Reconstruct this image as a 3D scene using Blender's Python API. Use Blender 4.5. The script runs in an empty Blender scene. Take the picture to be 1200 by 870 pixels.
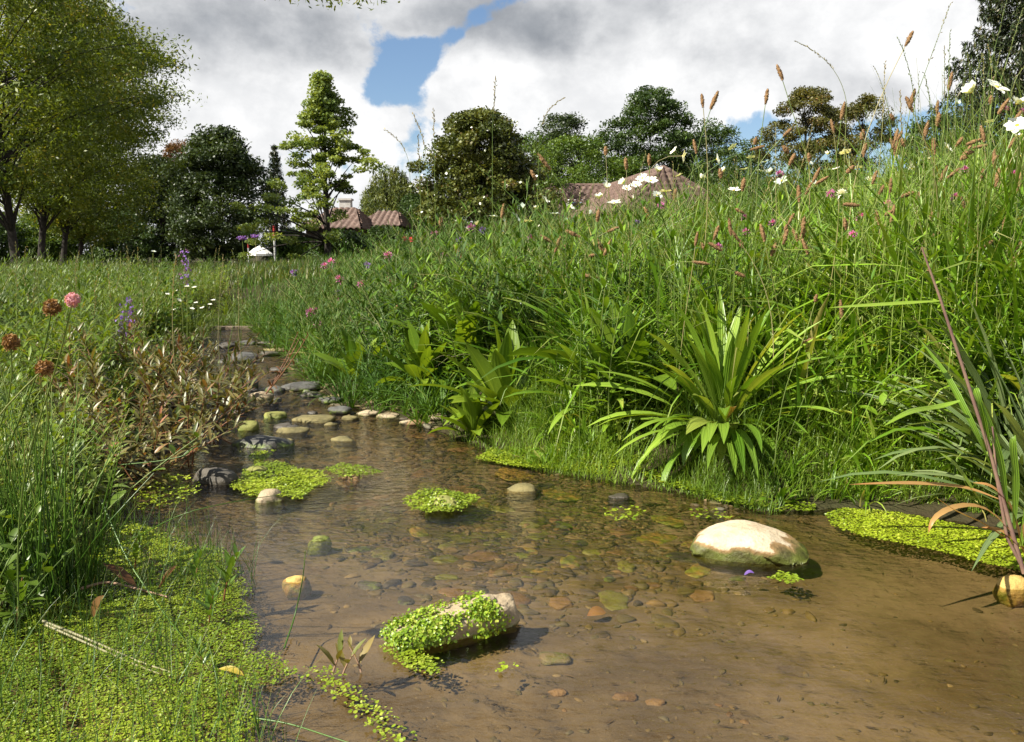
import bpy, math, random
import numpy as np
from mathutils import Vector, noise as mnoise
R = math.radians
rng = np.random.default_rng(11)
random.seed(11)
SC = bpy.context.scene
COL = SC.collection

# ------------------------------------------------------------------ camera
CZ, F, PITCH = 0.60, 1000.0, R(7.7)
cam_d = bpy.data.cameras.new("camera"); cam = bpy.data.objects.new("camera", cam_d); COL.objects.link(cam)
cam.location = (0, 0, CZ); cam.rotation_euler = (R(90) - PITCH, 0, 0)
cam_d.sensor_width = 36; cam_d.lens = 36 * F / 1200; cam_d.clip_start = 0.05; cam_d.clip_end = 3000
SC.camera = cam

# ------------------------------------------------------------------ sun and sky
SUN_AZ, SUN_EL = R(-118), R(46)     # azimuth from +Y towards +X ; the sun stands left, a little behind the camera
sun_dir = Vector((math.sin(SUN_AZ) * math.cos(SUN_EL), math.cos(SUN_AZ) * math.cos(SUN_EL), math.sin(SUN_EL)))
sd = bpy.data.lights.new("sun", 'SUN'); so = bpy.data.objects.new("sun", sd); COL.objects.link(so)
sd.energy = 5.0; sd.angle = R(0.5); sd.color = (1.0, 0.94, 0.82)
so.rotation_euler = sun_dir.to_track_quat('Z', 'Y').to_euler(); so.location = (-20, -8, 30)
SC.view_settings.view_transform = 'Standard'; SC.view_settings.look = 'None'
SC.view_settings.gamma = 1; SC.view_settings.exposure = 1.18
SC.cycles.use_denoising = True
SC.cycles.max_bounces = 8; SC.cycles.transparent_max_bounces = 12
SC.cycles.diffuse_bounces = 3; SC.cycles.glossy_bounces = 3; SC.cycles.transmission_bounces = 4
SC.cycles.caustics_reflective = False; SC.cycles.caustics_refractive = False


class NT:
    """small node-tree writer"""
    def __init__(s, tree): s.t = tree; s.n = tree.nodes; s.l = tree.links
    def add(s, typ, **kw):
        n = s.n.new(typ)
        for k, v in kw.items(): setattr(n, k, v)
        return n
    def link(s, a, b): s.l.new(a, b)
    def put(s, sock, v):
        if hasattr(v, 'is_output'): s.l.new(v, sock)
        else: sock.default_value = v
    def math(s, op, a, b=None, c=None, clamp=False):
        n = s.add('ShaderNodeMath', operation=op, use_clamp=clamp)
        for i, v in enumerate((a, b, c)):
            if v is not None: s.put(n.inputs[i], v)
        return n.outputs[0]
    def mix(s, f, a, b, blend='MIX'):
        n = s.add('ShaderNodeMix', data_type='RGBA', blend_type=blend)
        s.put(n.inputs[0], f); s.put(n.inputs[6], a); s.put(n.inputs[7], b)
        return n.outputs[2]
    def sstep(s, v, lo, hi, to0=0.0, to1=1.0):
        n = s.add('ShaderNodeMapRange', interpolation_type='SMOOTHSTEP')
        s.put(n.inputs[0], v)
        for i, q in enumerate((lo, hi, to0, to1)): s.put(n.inputs[i + 1], q)
        return n.outputs[0]
    def noise(s, vec, scale, detail=4, rough=0.5, dist=0.0):
        n = s.add('ShaderNodeTexNoise'); s.put(n.inputs['Scale'], scale); s.put(n.inputs['Detail'], detail)
        s.put(n.inputs['Roughness'], rough); s.put(n.inputs['Distortion'], dist)
        if vec is not None: s.put(n.inputs['Vector'], vec)
        return n.outputs[0]
    def vmul(s, vec, m):
        n = s.add('ShaderNodeVectorMath', operation='MULTIPLY'); s.put(n.inputs[0], vec); n.inputs[1].default_value = m
        return n.outputs[0]
    def attr(s, name):
        n = s.add('ShaderNodeAttribute', attribute_name=name); return n.outputs['Fac']


def c4(c): return (c[0], c[1], c[2], 1.0)

W = bpy.data.worlds.new("World"); SC.world = W; W.use_nodes = True
t = NT(W.node_tree); t.n.clear()
out = t.add('ShaderNodeOutputWorld'); bg = t.add('ShaderNodeBackground'); t.link(bg.outputs[0], out.inputs[0])
sky = t.add('ShaderNodeTexSky', sky_type='NISHITA'); sky.sun_disc = False
sky.sun_elevation = SUN_EL; sky.sun_rotation = SUN_AZ; sky.air_density = 1.0; sky.dust_density = 0.6; sky.ozone_density = 1.6
tc = t.add('ShaderNodeTexCoord'); sep = t.add('ShaderNodeSeparateXYZ'); t.link(tc.outputs['Generated'], sep.inputs[0])
X, Y, Z = sep.outputs
az = t.math('ARCTAN2', X, Y)          # radians right of +Y
el = t.math('ARCSINE', Z)
n_big = t.noise(t.vmul(tc.outputs['Generated'], (1, 1, 1.5)), 4.2, 8, 0.6, 0.3)
n_edge = t.noise(t.vmul(tc.outputs['Generated'], (1, 1, 1.15)), 13.0, 9, 0.6, 0.15)
n_grey = t.noise(t.vmul(tc.outputs['Generated'], (1, 1, 1.6)), 7.0, 8, 0.58, 0.2)
def blob(px, py, rx, ry, wt, rot=0.0):
    """soft patch of the cloud cover around a direction, radii in the same units"""
    u, v = (px - 600) / F, (435 - py) / F
    a0 = math.atan2(u, math.cos(PITCH) + v * math.sin(PITCH)); e0 = math.atan2(-math.sin(PITCH) + v * math.cos(PITCH), math.hypot(1, u))
    dx = t.math('SUBTRACT', az, a0); dy = t.math('SUBTRACT', el, e0)
    cr, sr = math.cos(rot), math.sin(rot)
    xr = t.math('ADD', t.math('MULTIPLY', dx, cr), t.math('MULTIPLY', dy, sr))
    yr = t.math('ADD', t.math('MULTIPLY', dx, -sr), t.math('MULTIPLY', dy, cr))
    q = t.math('ADD', t.math('POWER', t.math('ABSOLUTE', t.math('DIVIDE', xr, rx / F)), 2.0), t.math('POWER', t.math('ABSOLUTE', t.math('DIVIDE', yr, ry / F)), 2.0))
    return t.math('MULTIPLY', t.math('EXPONENT', t.math('MULTIPLY', q, -1.0)), wt)
def total(bl):
    s_ = bl[0]
    for b in bl[1:]: s_ = t.math('ADD', s_, b)
    return s_
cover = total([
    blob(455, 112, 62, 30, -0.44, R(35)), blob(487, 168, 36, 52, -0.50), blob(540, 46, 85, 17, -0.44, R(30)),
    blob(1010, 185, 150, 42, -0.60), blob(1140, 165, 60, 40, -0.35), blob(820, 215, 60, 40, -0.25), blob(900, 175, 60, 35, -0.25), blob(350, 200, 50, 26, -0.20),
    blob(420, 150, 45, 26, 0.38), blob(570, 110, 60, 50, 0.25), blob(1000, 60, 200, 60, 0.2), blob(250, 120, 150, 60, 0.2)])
dens = t.math('ADD', t.math('ADD', cover, t.sstep(el, 0.75, 0.5, -0.12, 0.34)), t.math('ADD', t.math('MULTIPLY', t.math('SUBTRACT', n_big, 0.5), 0.75), t.math('MULTIPLY', t.math('SUBTRACT', n_edge, 0.5), 1.2)))  # cover thinned high overhead, out of view, to lower the ambient light
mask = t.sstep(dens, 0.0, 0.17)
grey = total([
    blob(330, 35, 250, 55, 0.66), blob(600, 30, 140, 45, 0.45, R(-10)), blob(140, 70, 120, 40, 0.30), blob(790, 12, 150, 30, 0.28),
    blob(660, 70, 55, 30, 0.25), blob(960, 120, 120, 26, 0.22), blob(880, 70, 120, 40, 0.12), blob(1040, 110, 70, 30, 0.10), blob(420, 80, 60, 26, 0.25),
    blob(250, 125, 110, 34, -0.30), blob(560, 100, 60, 45, -0.30), blob(700, 140, 130, 40, -0.25), blob(440, 150, 50, 30, -0.35), blob(1050, 50, 90, 40, -0.2)])
gv = t.math('ADD', t.math('ADD', grey, -0.17), t.math('MULTIPLY', t.math('SUBTRACT', n_grey, 0.5), 1.25))
gv = t.math('ADD', gv, t.math('MULTIPLY', t.math('SUBTRACT', n_edge, 0.5), 0.9))
gfac = t.sstep(gv, -0.25, 0.85)
CLOUD_W, CLOUD_G = (8.7, 8.7, 8.7, 1), (2.95, 3.15, 3.45, 1)
ccol = t.mix(gfac, CLOUD_W, CLOUD_G)
ccol = t.mix(1.0, ccol, t.mix(t.sstep(t.noise(t.vmul(tc.outputs['Generated'], (1, 1, 1.3)), 11.0, 8, 0.6, 0.1), 0.32, 0.66), (.86, .87, .885, 1), (1.1, 1.1, 1.1, 1)), 'MULTIPLY')
skyc = t.mix(1.0, sky.outputs[0], (1.05, 1.12, 1.2, 1), 'MULTIPLY')
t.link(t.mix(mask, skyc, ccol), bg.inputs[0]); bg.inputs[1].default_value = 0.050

# ------------------------------------------------------------------ helpers: pixels of the photograph to places
cp, sp = math.cos(PITCH), math.sin(PITCH)
def ray(px, py):
    u, v = (px - 600) / F, (435 - py) / F
    return np.array((u, cp + v * sp, -sp + v * cp))
def on_plane(px, py, z=0.0):
    d = ray(px, py); k = (z - CZ) / d[2]
    return np.array((0, 0, CZ)) + d * k
def at_depth(px, py, y):
    d = ray(px, py); return np.array((0, 0, CZ)) + d * (y / d[1])

# ------------------------------------------------------------------ terrain
right_px = [(1200, 630), (1150, 618), (1090, 606), (1030, 598), (985, 596), (950, 598), (900, 600), (850, 590), (800, 578), (740, 568), (690, 560), (640, 552), (590, 540), (555, 520), (510, 505), (470, 492), (430, 482), (395, 470), (375, 452), (352, 432), (330, 415), (310, 402), (296, 392)]
left_px = [(240, 391), (238, 400), (215, 412), (200, 430), (215, 450), (190, 475), (170, 505), (178, 540), (140, 575), (150, 610), (115, 650), (80, 690), (40, 720), (0, 752)]
rw = [on_plane(*p)[:2] for p in right_px]; lw = [on_plane(*p)[:2] for p in left_px]
upR = [(-2.35, 7.6), (-2.6, 8.1)]; upL = [(-3.0, 8.0), (-2.75, 7.5)]
poly = np.array([(3.6, -1.5), (3.2, 0.3), (2.3, 0.95), (1.45, 1.5)] + [tuple(p) for p in rw] + upR + upL + [tuple(p) for p in lw] + [(-0.93, 0.95), (-1.05, 0.3), (-1.1, -1.5)])
cl_y = np.array([-2, 0.5, 1.2, 1.6, 2.0, 2.5, 3.2, 4.0, 5.0, 6.5, 8.2, 10, 12.4, 30, 200])
cl_x = np.array([1, .9, .3, .1, -.15, -.45, -.9, -1.25, -1.7, -2.2, -2.8, -3.3, -4.1, -10, -60])

def sdf(x, y):
    """signed distance to the water's edge, negative in the water"""
    x = np.asarray(x, float).ravel(); y = np.asarray(y, float).ravel()
    d = np.full(x.shape, 1e9); ins = np.zeros(x.shape, bool)
    n = len(poly)
    for i in range(n):
        ax, ay = poly[i]; bx, by = poly[(i + 1) % n]
        ex, ey = bx - ax, by - ay
        tt = np.clip(((x - ax) * ex + (y - ay) * ey) / (ex * ex + ey * ey + 1e-12), 0, 1)
        d = np.minimum(d, np.hypot(x - ax - tt * ex, y - ay - tt * ey))
        c = ((ay > y) != (by > y)) & (x < (bx - ax) * (y - ay) / (by - ay + 1e-12) + ax)
        ins ^= c
    return np.where(ins, -d, d)
def smooth(v): v = np.clip(v, 0, 1); return v * v * (3 - 2 * v)
def wob(x, y, s, k=0.0):
    return (np.sin(x * s * 1.3 + 1.7 + k) * np.sin(y * s * 1.1 + .6 - k) + .5 * np.sin(x * s * 2.7 + y * s * 1.9 + k) + .3 * np.sin(-x * s * 4.3 + y * s * 5.1 + 2 + k)) / 1.8
def rightness(x, y, d):
    return smooth(.5 + (x - np.interp(y, cl_y, cl_x)) / (0.3 + 1.2 * np.abs(d)))
def H(x, y, d=None):
    x = np.asarray(x, float); y = np.asarray(y, float); shp = x.shape
    x = x.ravel(); y = y.ravel()
    if d is None: d = sdf(x, y)
    s = d + 0.035 * wob(x, y, 9) * smooth(np.abs(d) / .08)
    k = rightness(x, y, d)
    up = np.maximum(s, 0)
    hr = 0.10 * smooth(up / .35) + 0.22 * smooth(up / 2.6) + .16 * smooth(up / 7)
    hr *= 1 - .55 * smooth((up - 10) / 25)
    hl = 0.05 * smooth(up / .2) + 0.07 * smooth(up / 1.6)
    h = hl * (1 - k) + hr * k + .012 * wob(x, y, 4) * smooth(up / .3) + .03 * wob(x, y, .6) * smooth(up / 2)
    dep = 0.030 * smooth(-s / .28) + .004
    dep = dep * (1 - .4 * smooth((y - 2.2) / 1.2)) + .004 * wob(x, y, 7)
    h = np.where(s > 0, h + .002, -np.maximum(dep, .003))
    return h.reshape(shp)
def h1(x, y): return float(H(np.array([x]), np.array([y]))[0])

def graded(a, b, n, c, k):
    """grid lines dense around c, sparse far away"""
    ta, tb = math.asinh((a - c) / k), math.asinh((b - c) / k)
    return c + k * np.sinh(np.linspace(ta, tb, n))
gx = graded(-900, 900, 560, 0.1, 1.1); gy = graded(-40, 1400, 520, 1.7, 1.0)
GX, GY = np.meshgrid(gx, gy); D = sdf(GX, GY).reshape(GX.shape); GH = H(GX, GY, D.ravel())
idx = np.arange(GX.size).reshape(GX.shape)
quads = np.stack([idx[:-1, :-1], idx[:-1, 1:], idx[1:, 1:], idx[1:, :-1]], -1).reshape(-1, 4)
qd = np.stack([D[:-1, :-1], D[:-1, 1:], D[1:, 1:], D[1:, :-1]], -1).reshape(-1, 4)


# ------------------------------------------------------------------ mesh building
class Geo:
    def __init__(s): s.v = []; s.q = []; s.t = []; s.a = []; s.n = 0
    def add(s, v, q=None, t_=None, rnd=0.5, sv=0.0, u=0.0):
        v = np.asarray(v, float).reshape(-1, 3); m = len(v)
        s.v.append(v)
        a = np.empty((m, 3)); a[:, 0] = rnd; a[:, 1] = sv; a[:, 2] = u; s.a.append(a)
        if q is not None and len(q): s.q.append(np.asarray(q, int) + s.n)
        if t_ is not None and len(t_): s.t.append(np.asarray(t_, int) + s.n)
        s.n += m
    def mesh(s, name, mat, flat=False):
        v = np.concatenate(s.v); q = np.concatenate(s.q) if s.q else np.zeros((0, 4), int); tr = np.concatenate(s.t) if s.t else np.zeros((0, 3), int)
        me = bpy.data.meshes.new(name)
        me.vertices.add(len(v)); me.vertices.foreach_set('co', v.astype(np.float32).ravel())
        loops = np.concatenate([q.ravel(), tr.ravel()]).astype(np.int32)
        me.loops.add(len(loops)); me.loops.foreach_set('vertex_index', loops)
        np_ = len(q) + len(tr); me.polygons.add(np_)
        st = np.concatenate([np.arange(len(q)) * 4, len(q) * 4 + np.arange(len(tr)) * 3]).astype(np.int32)
        me.polygons.foreach_set('loop_start', st)
        try: me.polygons.foreach_set('loop_total', np.concatenate([np.full(len(q), 4), np.full(len(tr), 3)]).astype(np.int32))
        except Exception: pass
        me.polygons.foreach_set('use_smooth', np.full(np_, not flat))
        a = np.concatenate(s.a).astype(np.float32)
        for i, nm in enumerate(('rnd', 'along', 'across')):
            at = me.attributes.new(nm, 'FLOAT', 'POINT'); at.data.foreach_set('value', np.ascontiguousarray(a[:, i]))
        me.update(calc_edges=True); me.validate()
        me.materials.append(mat)
        return me
    def obj(s, name, mat, parent=None, flat=False, loc=None):
        o = bpy.data.objects.new(name, s.mesh(name, mat, flat)); COL.objects.link(o)
        if loc is not None: o.location = loc
        if parent: o.parent = parent
        return o

def tag(o, label=None, cat=None, group=None, kind=None):
    if label: o['label'] = label
    if cat: o['category'] = cat
    if group: o['group'] = group
    if kind: o['kind'] = kind
    return o
def empty(name, label, cat, loc=(0, 0, 0), rz=0.0, sc=1.0, group=None):
    o = bpy.data.objects.new(name, None); COL.objects.link(o); o.empty_display_size = .05
    o.location = loc; o.rotation_euler = (0, 0, rz); o.scale = (sc, sc, sc)
    return tag(o, label, cat, group)
def place(name, proto, label, cat, loc, rz=0.0, sc=1.0, group=None, tilt=0.0, tdir=0.0):
    """a copy of a plant with a copy of each of its parts; proto = [(part name, mesh), ...]"""
    if len(proto) == 1:
        o = bpy.data.objects.new(name, proto[0][1]); COL.objects.link(o); tag(o, label, cat, group)
    else:
        o = empty(name, label, cat, group=group)
        for pn, me in proto:
            c = bpy.data.objects.new(pn, me); COL.objects.link(c); c.parent = o
    o.location = loc; o.scale = (sc, sc, sc); o.rotation_euler = (tilt * math.sin(tdir), tilt * math.cos(tdir), rz)
    return o

PROF = {
    'grass': lambda s: np.clip(1.0 - s ** 2.2, 0.02, 1) * np.clip(.6 + s * 2, 0, 1),
    'lance': lambda s: np.maximum(np.sin(np.pi * np.clip(s, 0, 1) ** 0.9) ** .9, .0) * .98 + .06 * (1 - s),
    'strap': lambda s: np.clip(np.minimum(.35 + s * 2.2, 1) * np.clip((1 - s) * 2.6, 0, 1) ** .7, .02, 1),
    'ribwort': lambda s: np.clip(np.where(s < .3, .22 + .2 * (s / .3), .42 + .58 * np.sin(np.pi * (s - .3) / .7) ** .8 * 1.0) * np.clip((1 - s) * 6, 0, 1), .02, 1),
    'dock': lambda s: np.clip(np.where(s < .22, .13, np.sin(np.pi * np.clip((s - .2) / .8, 0, 1) ** .8) ** .65), .03, 1),
    'rush': lambda s: np.clip(1.0 - .8 * s, .1, 1),
    'oval': lambda s: np.clip(np.sin(np.pi * np.clip(s * .96 + .02, 0, 1)) ** .7, .04, 1),
}
def U(a, b, n): return rng.uniform(a, b, n)

def blades(g, root, azi, L, Wd, tilt, bend, seg=4, prof='grass', fold=0.35, rnd=None, power=1.3, twist=0.0, wave=0.0):
    root = np.asarray(root, float).reshape(-1, 3); N = len(root)
    b = lambda v: np.broadcast_to(np.asarray(v, float), (N,))
    azi, L, Wd, tilt, bend, twist, wave = map(b, (azi, L, Wd, tilt, bend, twist, wave))
    rnd = rng.random(N) if rnd is None else b(rnd)
    s = np.linspace(0, 1, seg + 1); sm = (s[:-1] + s[1:]) / 2
    ang_m = tilt[:, None] + bend[:, None] * sm[None] ** power
    ang = tilt[:, None] + bend[:, None] * s[None] ** power
    dl = (L / seg)[:, None]
    r = np.concatenate([np.zeros((N, 1)), np.cumsum(np.sin(ang_m) * dl, 1)], 1)
    z = np.concatenate([np.zeros((N, 1)), np.cumsum(np.cos(ang_m) * dl, 1)], 1)
    ca, sa = np.cos(azi)[:, None], np.sin(azi)[:, None]
    side_sway = wave[:, None] * L[:, None] * np.sin(s[None] * 4.5 + azi[:, None] * 3)
    c = np.stack([root[:, 0:1] + r * ca - side_sway * sa, root[:, 1:2] + r * sa + side_sway * ca, root[:, 2:3] + z], -1)
    side = np.stack([-sa + 0 * s, ca + 0 * s, 0 * ca + 0 * s], -1)
    nor = np.stack([-np.cos(ang) * ca, -np.cos(ang) * sa, np.sin(ang)], -1)
    tw = twist[:, None, None] * s[None, :, None]
    side, nor = side * np.cos(tw) + nor * np.sin(tw), nor * np.cos(tw) - side * np.sin(tw)
    w = (Wd[:, None] * PROF[prof](s)[None] * .5)[..., None]
    K = seg + 1
    if fold > 0:
        P = np.stack([c - side * w + nor * w * fold, c, c + side * w + nor * w * fold], 2); m = 3; us = np.array([-1, 0, 1.])
    else:
        P = np.stack([c - side * w, c + side * w], 2); m = 2; us = np.array([-1, 1.])
    base = (np.arange(N) * K * m)[:, None, None] + (np.arange(seg) * m)[None, :, None] + np.arange(m - 1)[None, None]
    q = np.stack([base, base + 1, base + 1 + m, base + m], -1).reshape(-1, 4)
    g.add(P.reshape(-1, 3), q, None, np.repeat(rnd, K * m), np.tile(np.repeat(s, m), N), np.tile(us, N * K))
    return c

def tubes(g, paths, rad, sides=5, rnd=None):
    """paths (N,K,3), rad (N,K) or broadcastable"""
    paths = np.asarray(paths, float)
    if paths.ndim == 2: paths = paths[None]
    N, K, _ = paths.shape
    rad = np.broadcast_to(np.asarray(rad, float), (N, K)) if np.ndim(rad) else np.full((N, K), float(rad))
    tan = np.gradient(paths, axis=1); tan /= np.linalg.norm(tan, axis=-1, keepdims=True) + 1e-12
    ref = np.where(np.abs(tan[..., 2:3]) > .8, np.array([1., 0, 0]), np.array([0, 0, 1.]))
    ref[:] = ref[:, :1]
    a = np.cross(tan, ref); a /= np.linalg.norm(a, axis=-1, keepdims=True) + 1e-12
    b = np.cross(tan, a)
    th = np.arange(sides) * 2 * np.pi / sides
    P = paths[:, :, None] + rad[..., None, None] * (a[:, :, None] * np.cos(th)[None, None, :, None] + b[:, :, None] * np.sin(th)[None, None, :, None])
    k = np.arange(sides); k2 = (k + 1) % sides
    base = (np.arange(N) * K * sides)[:, None, None] + (np.arange(K - 1) * sides)[None, :, None]
    q = np.stack([base + k, base + k2, base + sides + k2, base + sides + k], -1).reshape(-1, 4)
    rr = rng.random(N) if rnd is None else np.broadcast_to(rnd, (N,))
    g.add(P.reshape(-1, 3), q, None, np.repeat(rr, K * sides), np.tile(np.repeat(np.linspace(0, 1, K), sides), N), 0)

def bez(p0, p1, p2, n=8):
    s = np.linspace(0, 1, n)[:, None]; p0, p1, p2 = map(lambda p: np.asarray(p, float), (p0, p1, p2))
    return (1 - s) ** 2 * p0 + 2 * s * (1 - s) * p1 + s * s * p2

def unit(v): return v / (np.linalg.norm(v, axis=-1, keepdims=True) + 1e-12)
def leaf_cloud(g, cen, size, nor_bias=(0, 0, .7), asp=.55, rnd=None, droop=None):
    """many small pointed leaves, one four-sided face bent along nothing, free orientation"""
    N = len(cen)
    nrm = unit(rng.normal(size=(N, 3)) * .8 + np.asarray(nor_bias))
    d = rng.normal(size=(N, 3))
    if droop is not None: d = d + np.asarray(droop)
    d = unit(d - nrm * np.sum(d * nrm, 1, keepdims=True)); sd_ = np.cross(nrm, d)
    size = np.broadcast_to(size, (N,))[:, None]
    P = np.stack([cen - d * size * .5, cen + sd_ * size * asp * .5 - d * size * .05 + nrm * size * .06, cen + d * size * .5, cen - sd_ * size * asp * .5 - d * size * .05 + nrm * size * .06], 1)
    q = np.arange(N * 4).reshape(N, 4)
    rr = rng.random(N) if rnd is None else rnd
    g.add(P.reshape(-1, 3), q, None, np.repeat(rr, 4), np.tile([0, .5, 1, .5], N), np.tile([0, 1, 0, -1.], N))

# ------------------------------------------------------------------ materials
def new_mat(name):
    m = bpy.data.materials.new(name); m.use_nodes = True; tt = NT(m.node_tree); tt.n.clear()
    o = tt.add('ShaderNodeOutputMaterial'); return m, tt, o
def leaf_mat(name, c0, c1, rough=.45, trans=.32, c2=None, veins=0.0, spec=.4, tip=None, under=None):
    """leaf: colour runs from c0 to c1 from leaf to leaf (a few c2), part of the light passes through"""
    m, tt, o = new_mat(name)
    rn = tt.attr('rnd')
    cr = tt.add('ShaderNodeValToRGB'); tt.link(rn, cr.inputs[0])
    cr.color_ramp.elements[0].color = c4(c0); cr.color_ramp.elements[1].color = c4(c1)
    cr.color_ramp.elements[1].position = .82 if c2 is not None else 1.0
    if c2 is not None:
        e = cr.color_ramp.elements.new(.93); e.color = c4(c2)
    geo = tt.add('ShaderNodeNewGeometry')
    nz = tt.noise(geo.outputs['Position'], 3.0, 3)
    col = tt.mix(1.0, cr.outputs[0], tt.mix(nz, (.72, .74, .7, 1), (1.25, 1.2, 1.2, 1)), 'MULTIPLY')
    pz = tt.noise(geo.outputs['Position'], 1.3, 2); col = tt.mix(1.0, col, tt.mix(tt.sstep(pz, .34, .66), (.6, .68, .62, 1), (1.25, 1.2, 1.1, 1)), 'MULTIPLY')   # growth differs from patch to patch
    if tip is not None:
        col = tt.mix(tt.math('MULTIPLY', tt.sstep(tt.attr('along'), .72, 1.0), tt.math('MULTIPLY', rn, .9)), col, c4(tip))
    bs = tt.add('ShaderNodeBsdfPrincipled'); tr = tt.add('ShaderNodeBsdfTranslucent')
    if veins > 0:
        w = tt.math('SINE', tt.math('MULTIPLY', tt.attr('across'), 14.0))
        bp = tt.add('ShaderNodeBump'); bp.inputs['Strength'].default_value = veins; bp.inputs['Distance'].default_value = .002
        tt.link(w, bp.inputs['Height']); tt.link(bp.outputs[0], bs.inputs['Normal'])
        col = tt.mix(tt.math('MULTIPLY', tt.sstep(tt.math('ABSOLUTE', tt.attr('across')), .16, .0), .45), col, tt.mix(1.0, col, (1.9, 1.7, 1.6, 1), 'MULTIPLY'))
    tt.link(col, bs.inputs['Base Color']); bs.inputs['Roughness'].default_value = rough; bs.inputs['Specular IOR Level'].default_value = spec
    tt.link(tt.mix(1.0, col, (1.5, 1.35, .5, 1), 'MULTIPLY'), tr.inputs[0])
    mx = tt.add('ShaderNodeMixShader'); mx.inputs[0].default_value = trans
    tt.link(bs.outputs[0], mx.inputs[1]); tt.link(tr.outputs[0], mx.inputs[2]); tt.link(mx.outputs[0], o.inputs[0])
    return m
def plain_mat(name, c0, c1, rough=.7, scale=20, bump=0.0, bscale=60, attr=False, spec=.3):
    m, tt, o = new_mat(name); bs = tt.add('ShaderNodeBsdfPrincipled'); tcx = tt.add('ShaderNodeTexCoord')
    nz = tt.noise(tcx.outputs['Object'], scale, 5, .6)
    f = tt.sstep(nz, .3, .7)
    if attr: f = tt.math('MULTIPLY', tt.math('ADD', f, tt.attr('rnd')), .5)
    tt.link(tt.mix(f, c4(c0), c4(c1)), bs.inputs['Base Color']); bs.inputs['Roughness'].default_value = rough; bs.inputs['Specular IOR Level'].default_value = spec
    if bump > 0:
        bp = tt.add('ShaderNodeBump'); bp.inputs['Strength'].default_value = bump; bp.inputs['Distance'].default_value = .01
        tt.link(tt.noise(tcx.outputs['Object'], bscale, 6, .65), bp.inputs['Height']); tt.link(bp.outputs[0], bs.inputs['Normal'])
    tt.link(bs.outputs[0], o.inputs[0]); return m

M = {}
M['grass'] = leaf_mat('meadow_grass', (.035, .10, .005), (.185, .34, .022), c2=(.38, .35, .12), trans=.27, rough=.38, spec=.4, tip=(.3, .26, .1))
M['grass_blue'] = leaf_mat('bluish_grass', (.03, .085, .009), (.1, .19, .024), c2=(.24, .22, .09), trans=.3, rough=.55, spec=.25)
M['grass_bright'] = leaf_mat('fresh_grass', (.11, .2, .018), (.2, .3, .04), trans=.4)
M['grass_left'] = leaf_mat('bank_grass', (.06, .115, .009), (.165, .235, .026), c2=(.26, .23, .08), trans=.35)
M['far_grass'] = leaf_mat('far_meadow', (.055, .085, .018), (.12, .15, .04), c2=(.2, .17, .08), trans=.3)
M['ribwort'] = leaf_mat('ribwort_leaf', (.12, .235, .018), (.26, .385, .05), c2=(.33, .39, .07), trans=.3, veins=.35, rough=.36, spec=.5)
M['grey_strap'] = leaf_mat('grey_green_leaf', (.1, .16, .06), (.2, .26, .12), trans=.28, veins=.35, rough=.4)
M['dock'] = leaf_mat('dock_leaf', (.11, .20, .015), (.22, .31, .03), trans=.34, rough=.36, veins=.15)
M['herb'] = leaf_mat('herb_leaf', (.055, .13, .009), (.19, .31, .028), trans=.26, rough=.3, spec=.5)
M['herb_dark'] = leaf_mat('knapweed_leaf', (.028, .075, .008), (.085, .16, .02), c2=(.17, .17, .045), trans=.25, rough=.6, spec=.25)
M['herb_left'] = leaf_mat('bank_herb_leaf', (.05, .105, .01), (.145, .215, .026), c2=(.25, .23, .06), trans=.33, rough=.4)
M['red_leaf'] = leaf_mat('redshank_leaf', (.05, .085, .016), (.15, .125, .045), c2=(.25, .10, .05), trans=.25, rough=.38)
M['red_stem'] = plain_mat('red_stem', (.13, .045, .02), (.2, .1, .04), .5)
M['willowherb'] = leaf_mat('willowherb_leaf', (.07, .15, .015), (.15, .24, .04), trans=.35, rough=.35)
M['rush'] = leaf_mat('rush_stem', (.05, .12, .012), (.11, .2, .03), trans=.15, rough=.35, tip=(.25, .2, .06))
M['stem'] = leaf_mat('green_stem', (.08, .145, .022), (.2, .265, .065), trans=.1, c2=(.3, .27, .13))
M['straw'] = leaf_mat('straw', (.35, .3, .16), (.5, .45, .28), trans=.1)
M['seed'] = leaf_mat('seed_spikelet', (.26, .2, .1), (.4, .33, .18), trans=.2)
M['seed_green'] = leaf_mat('green_spikelet', (.15, .18, .06), (.26, .27, .11), trans=.2)
M['head'] = plain_mat('ribwort_head', (.2, .105, .045), (.42, .26, .12), .85, 260, .8, 500)
M['white_petal'] = leaf_mat('white_petal', (.72, .74, .74), (.82, .84, .82), trans=.25, rough=.6, spec=.2)
M['yellow_disc'] = plain_mat('flower_disc', (.5, .34, .03), (.6, .45, .06), .8)
M['pink_petal'] = leaf_mat('pink_petal', (.42, .08, .36), (.6, .2, .5), trans=.3, rough=.6)
M['clover_pink'] = leaf_mat('clover_pink', (.6, .25, .4), (.75, .45, .55), trans=.3, rough=.6)
M['blue_petal'] = leaf_mat('violet_petal', (.14, .07, .36), (.26, .14, .5), trans=.3, rough=.6)
M['red_petal'] = leaf_mat('red_petal', (.6, .04, .08), (.7, .1, .12), trans=.3, rough=.6)
M['dry_head'] = leaf_mat('dry_clover', (.2, .09, .03), (.4, .22, .08), trans=.15, rough=.8)
M['dry_leaf'] = leaf_mat('dry_leaf', (.12, .05, .02), (.22, .11, .04), trans=.25)
M['orange_leaf'] = leaf_mat('withered_reed_leaf', (.4, .2, .07), (.5, .3, .12), trans=.3, tip=(.45, .2, .06))
M['yellow_leaf'] = leaf_mat('fallen_yellow_leaf', (.5, .36, .05), (.55, .4, .06), trans=.3)
M['duckweed'] = leaf_mat('duckweed_frond', (.13, .20, .008), (.27, .345, .02), c2=(.33, .38, .05), trans=.2, rough=.45)
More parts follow.
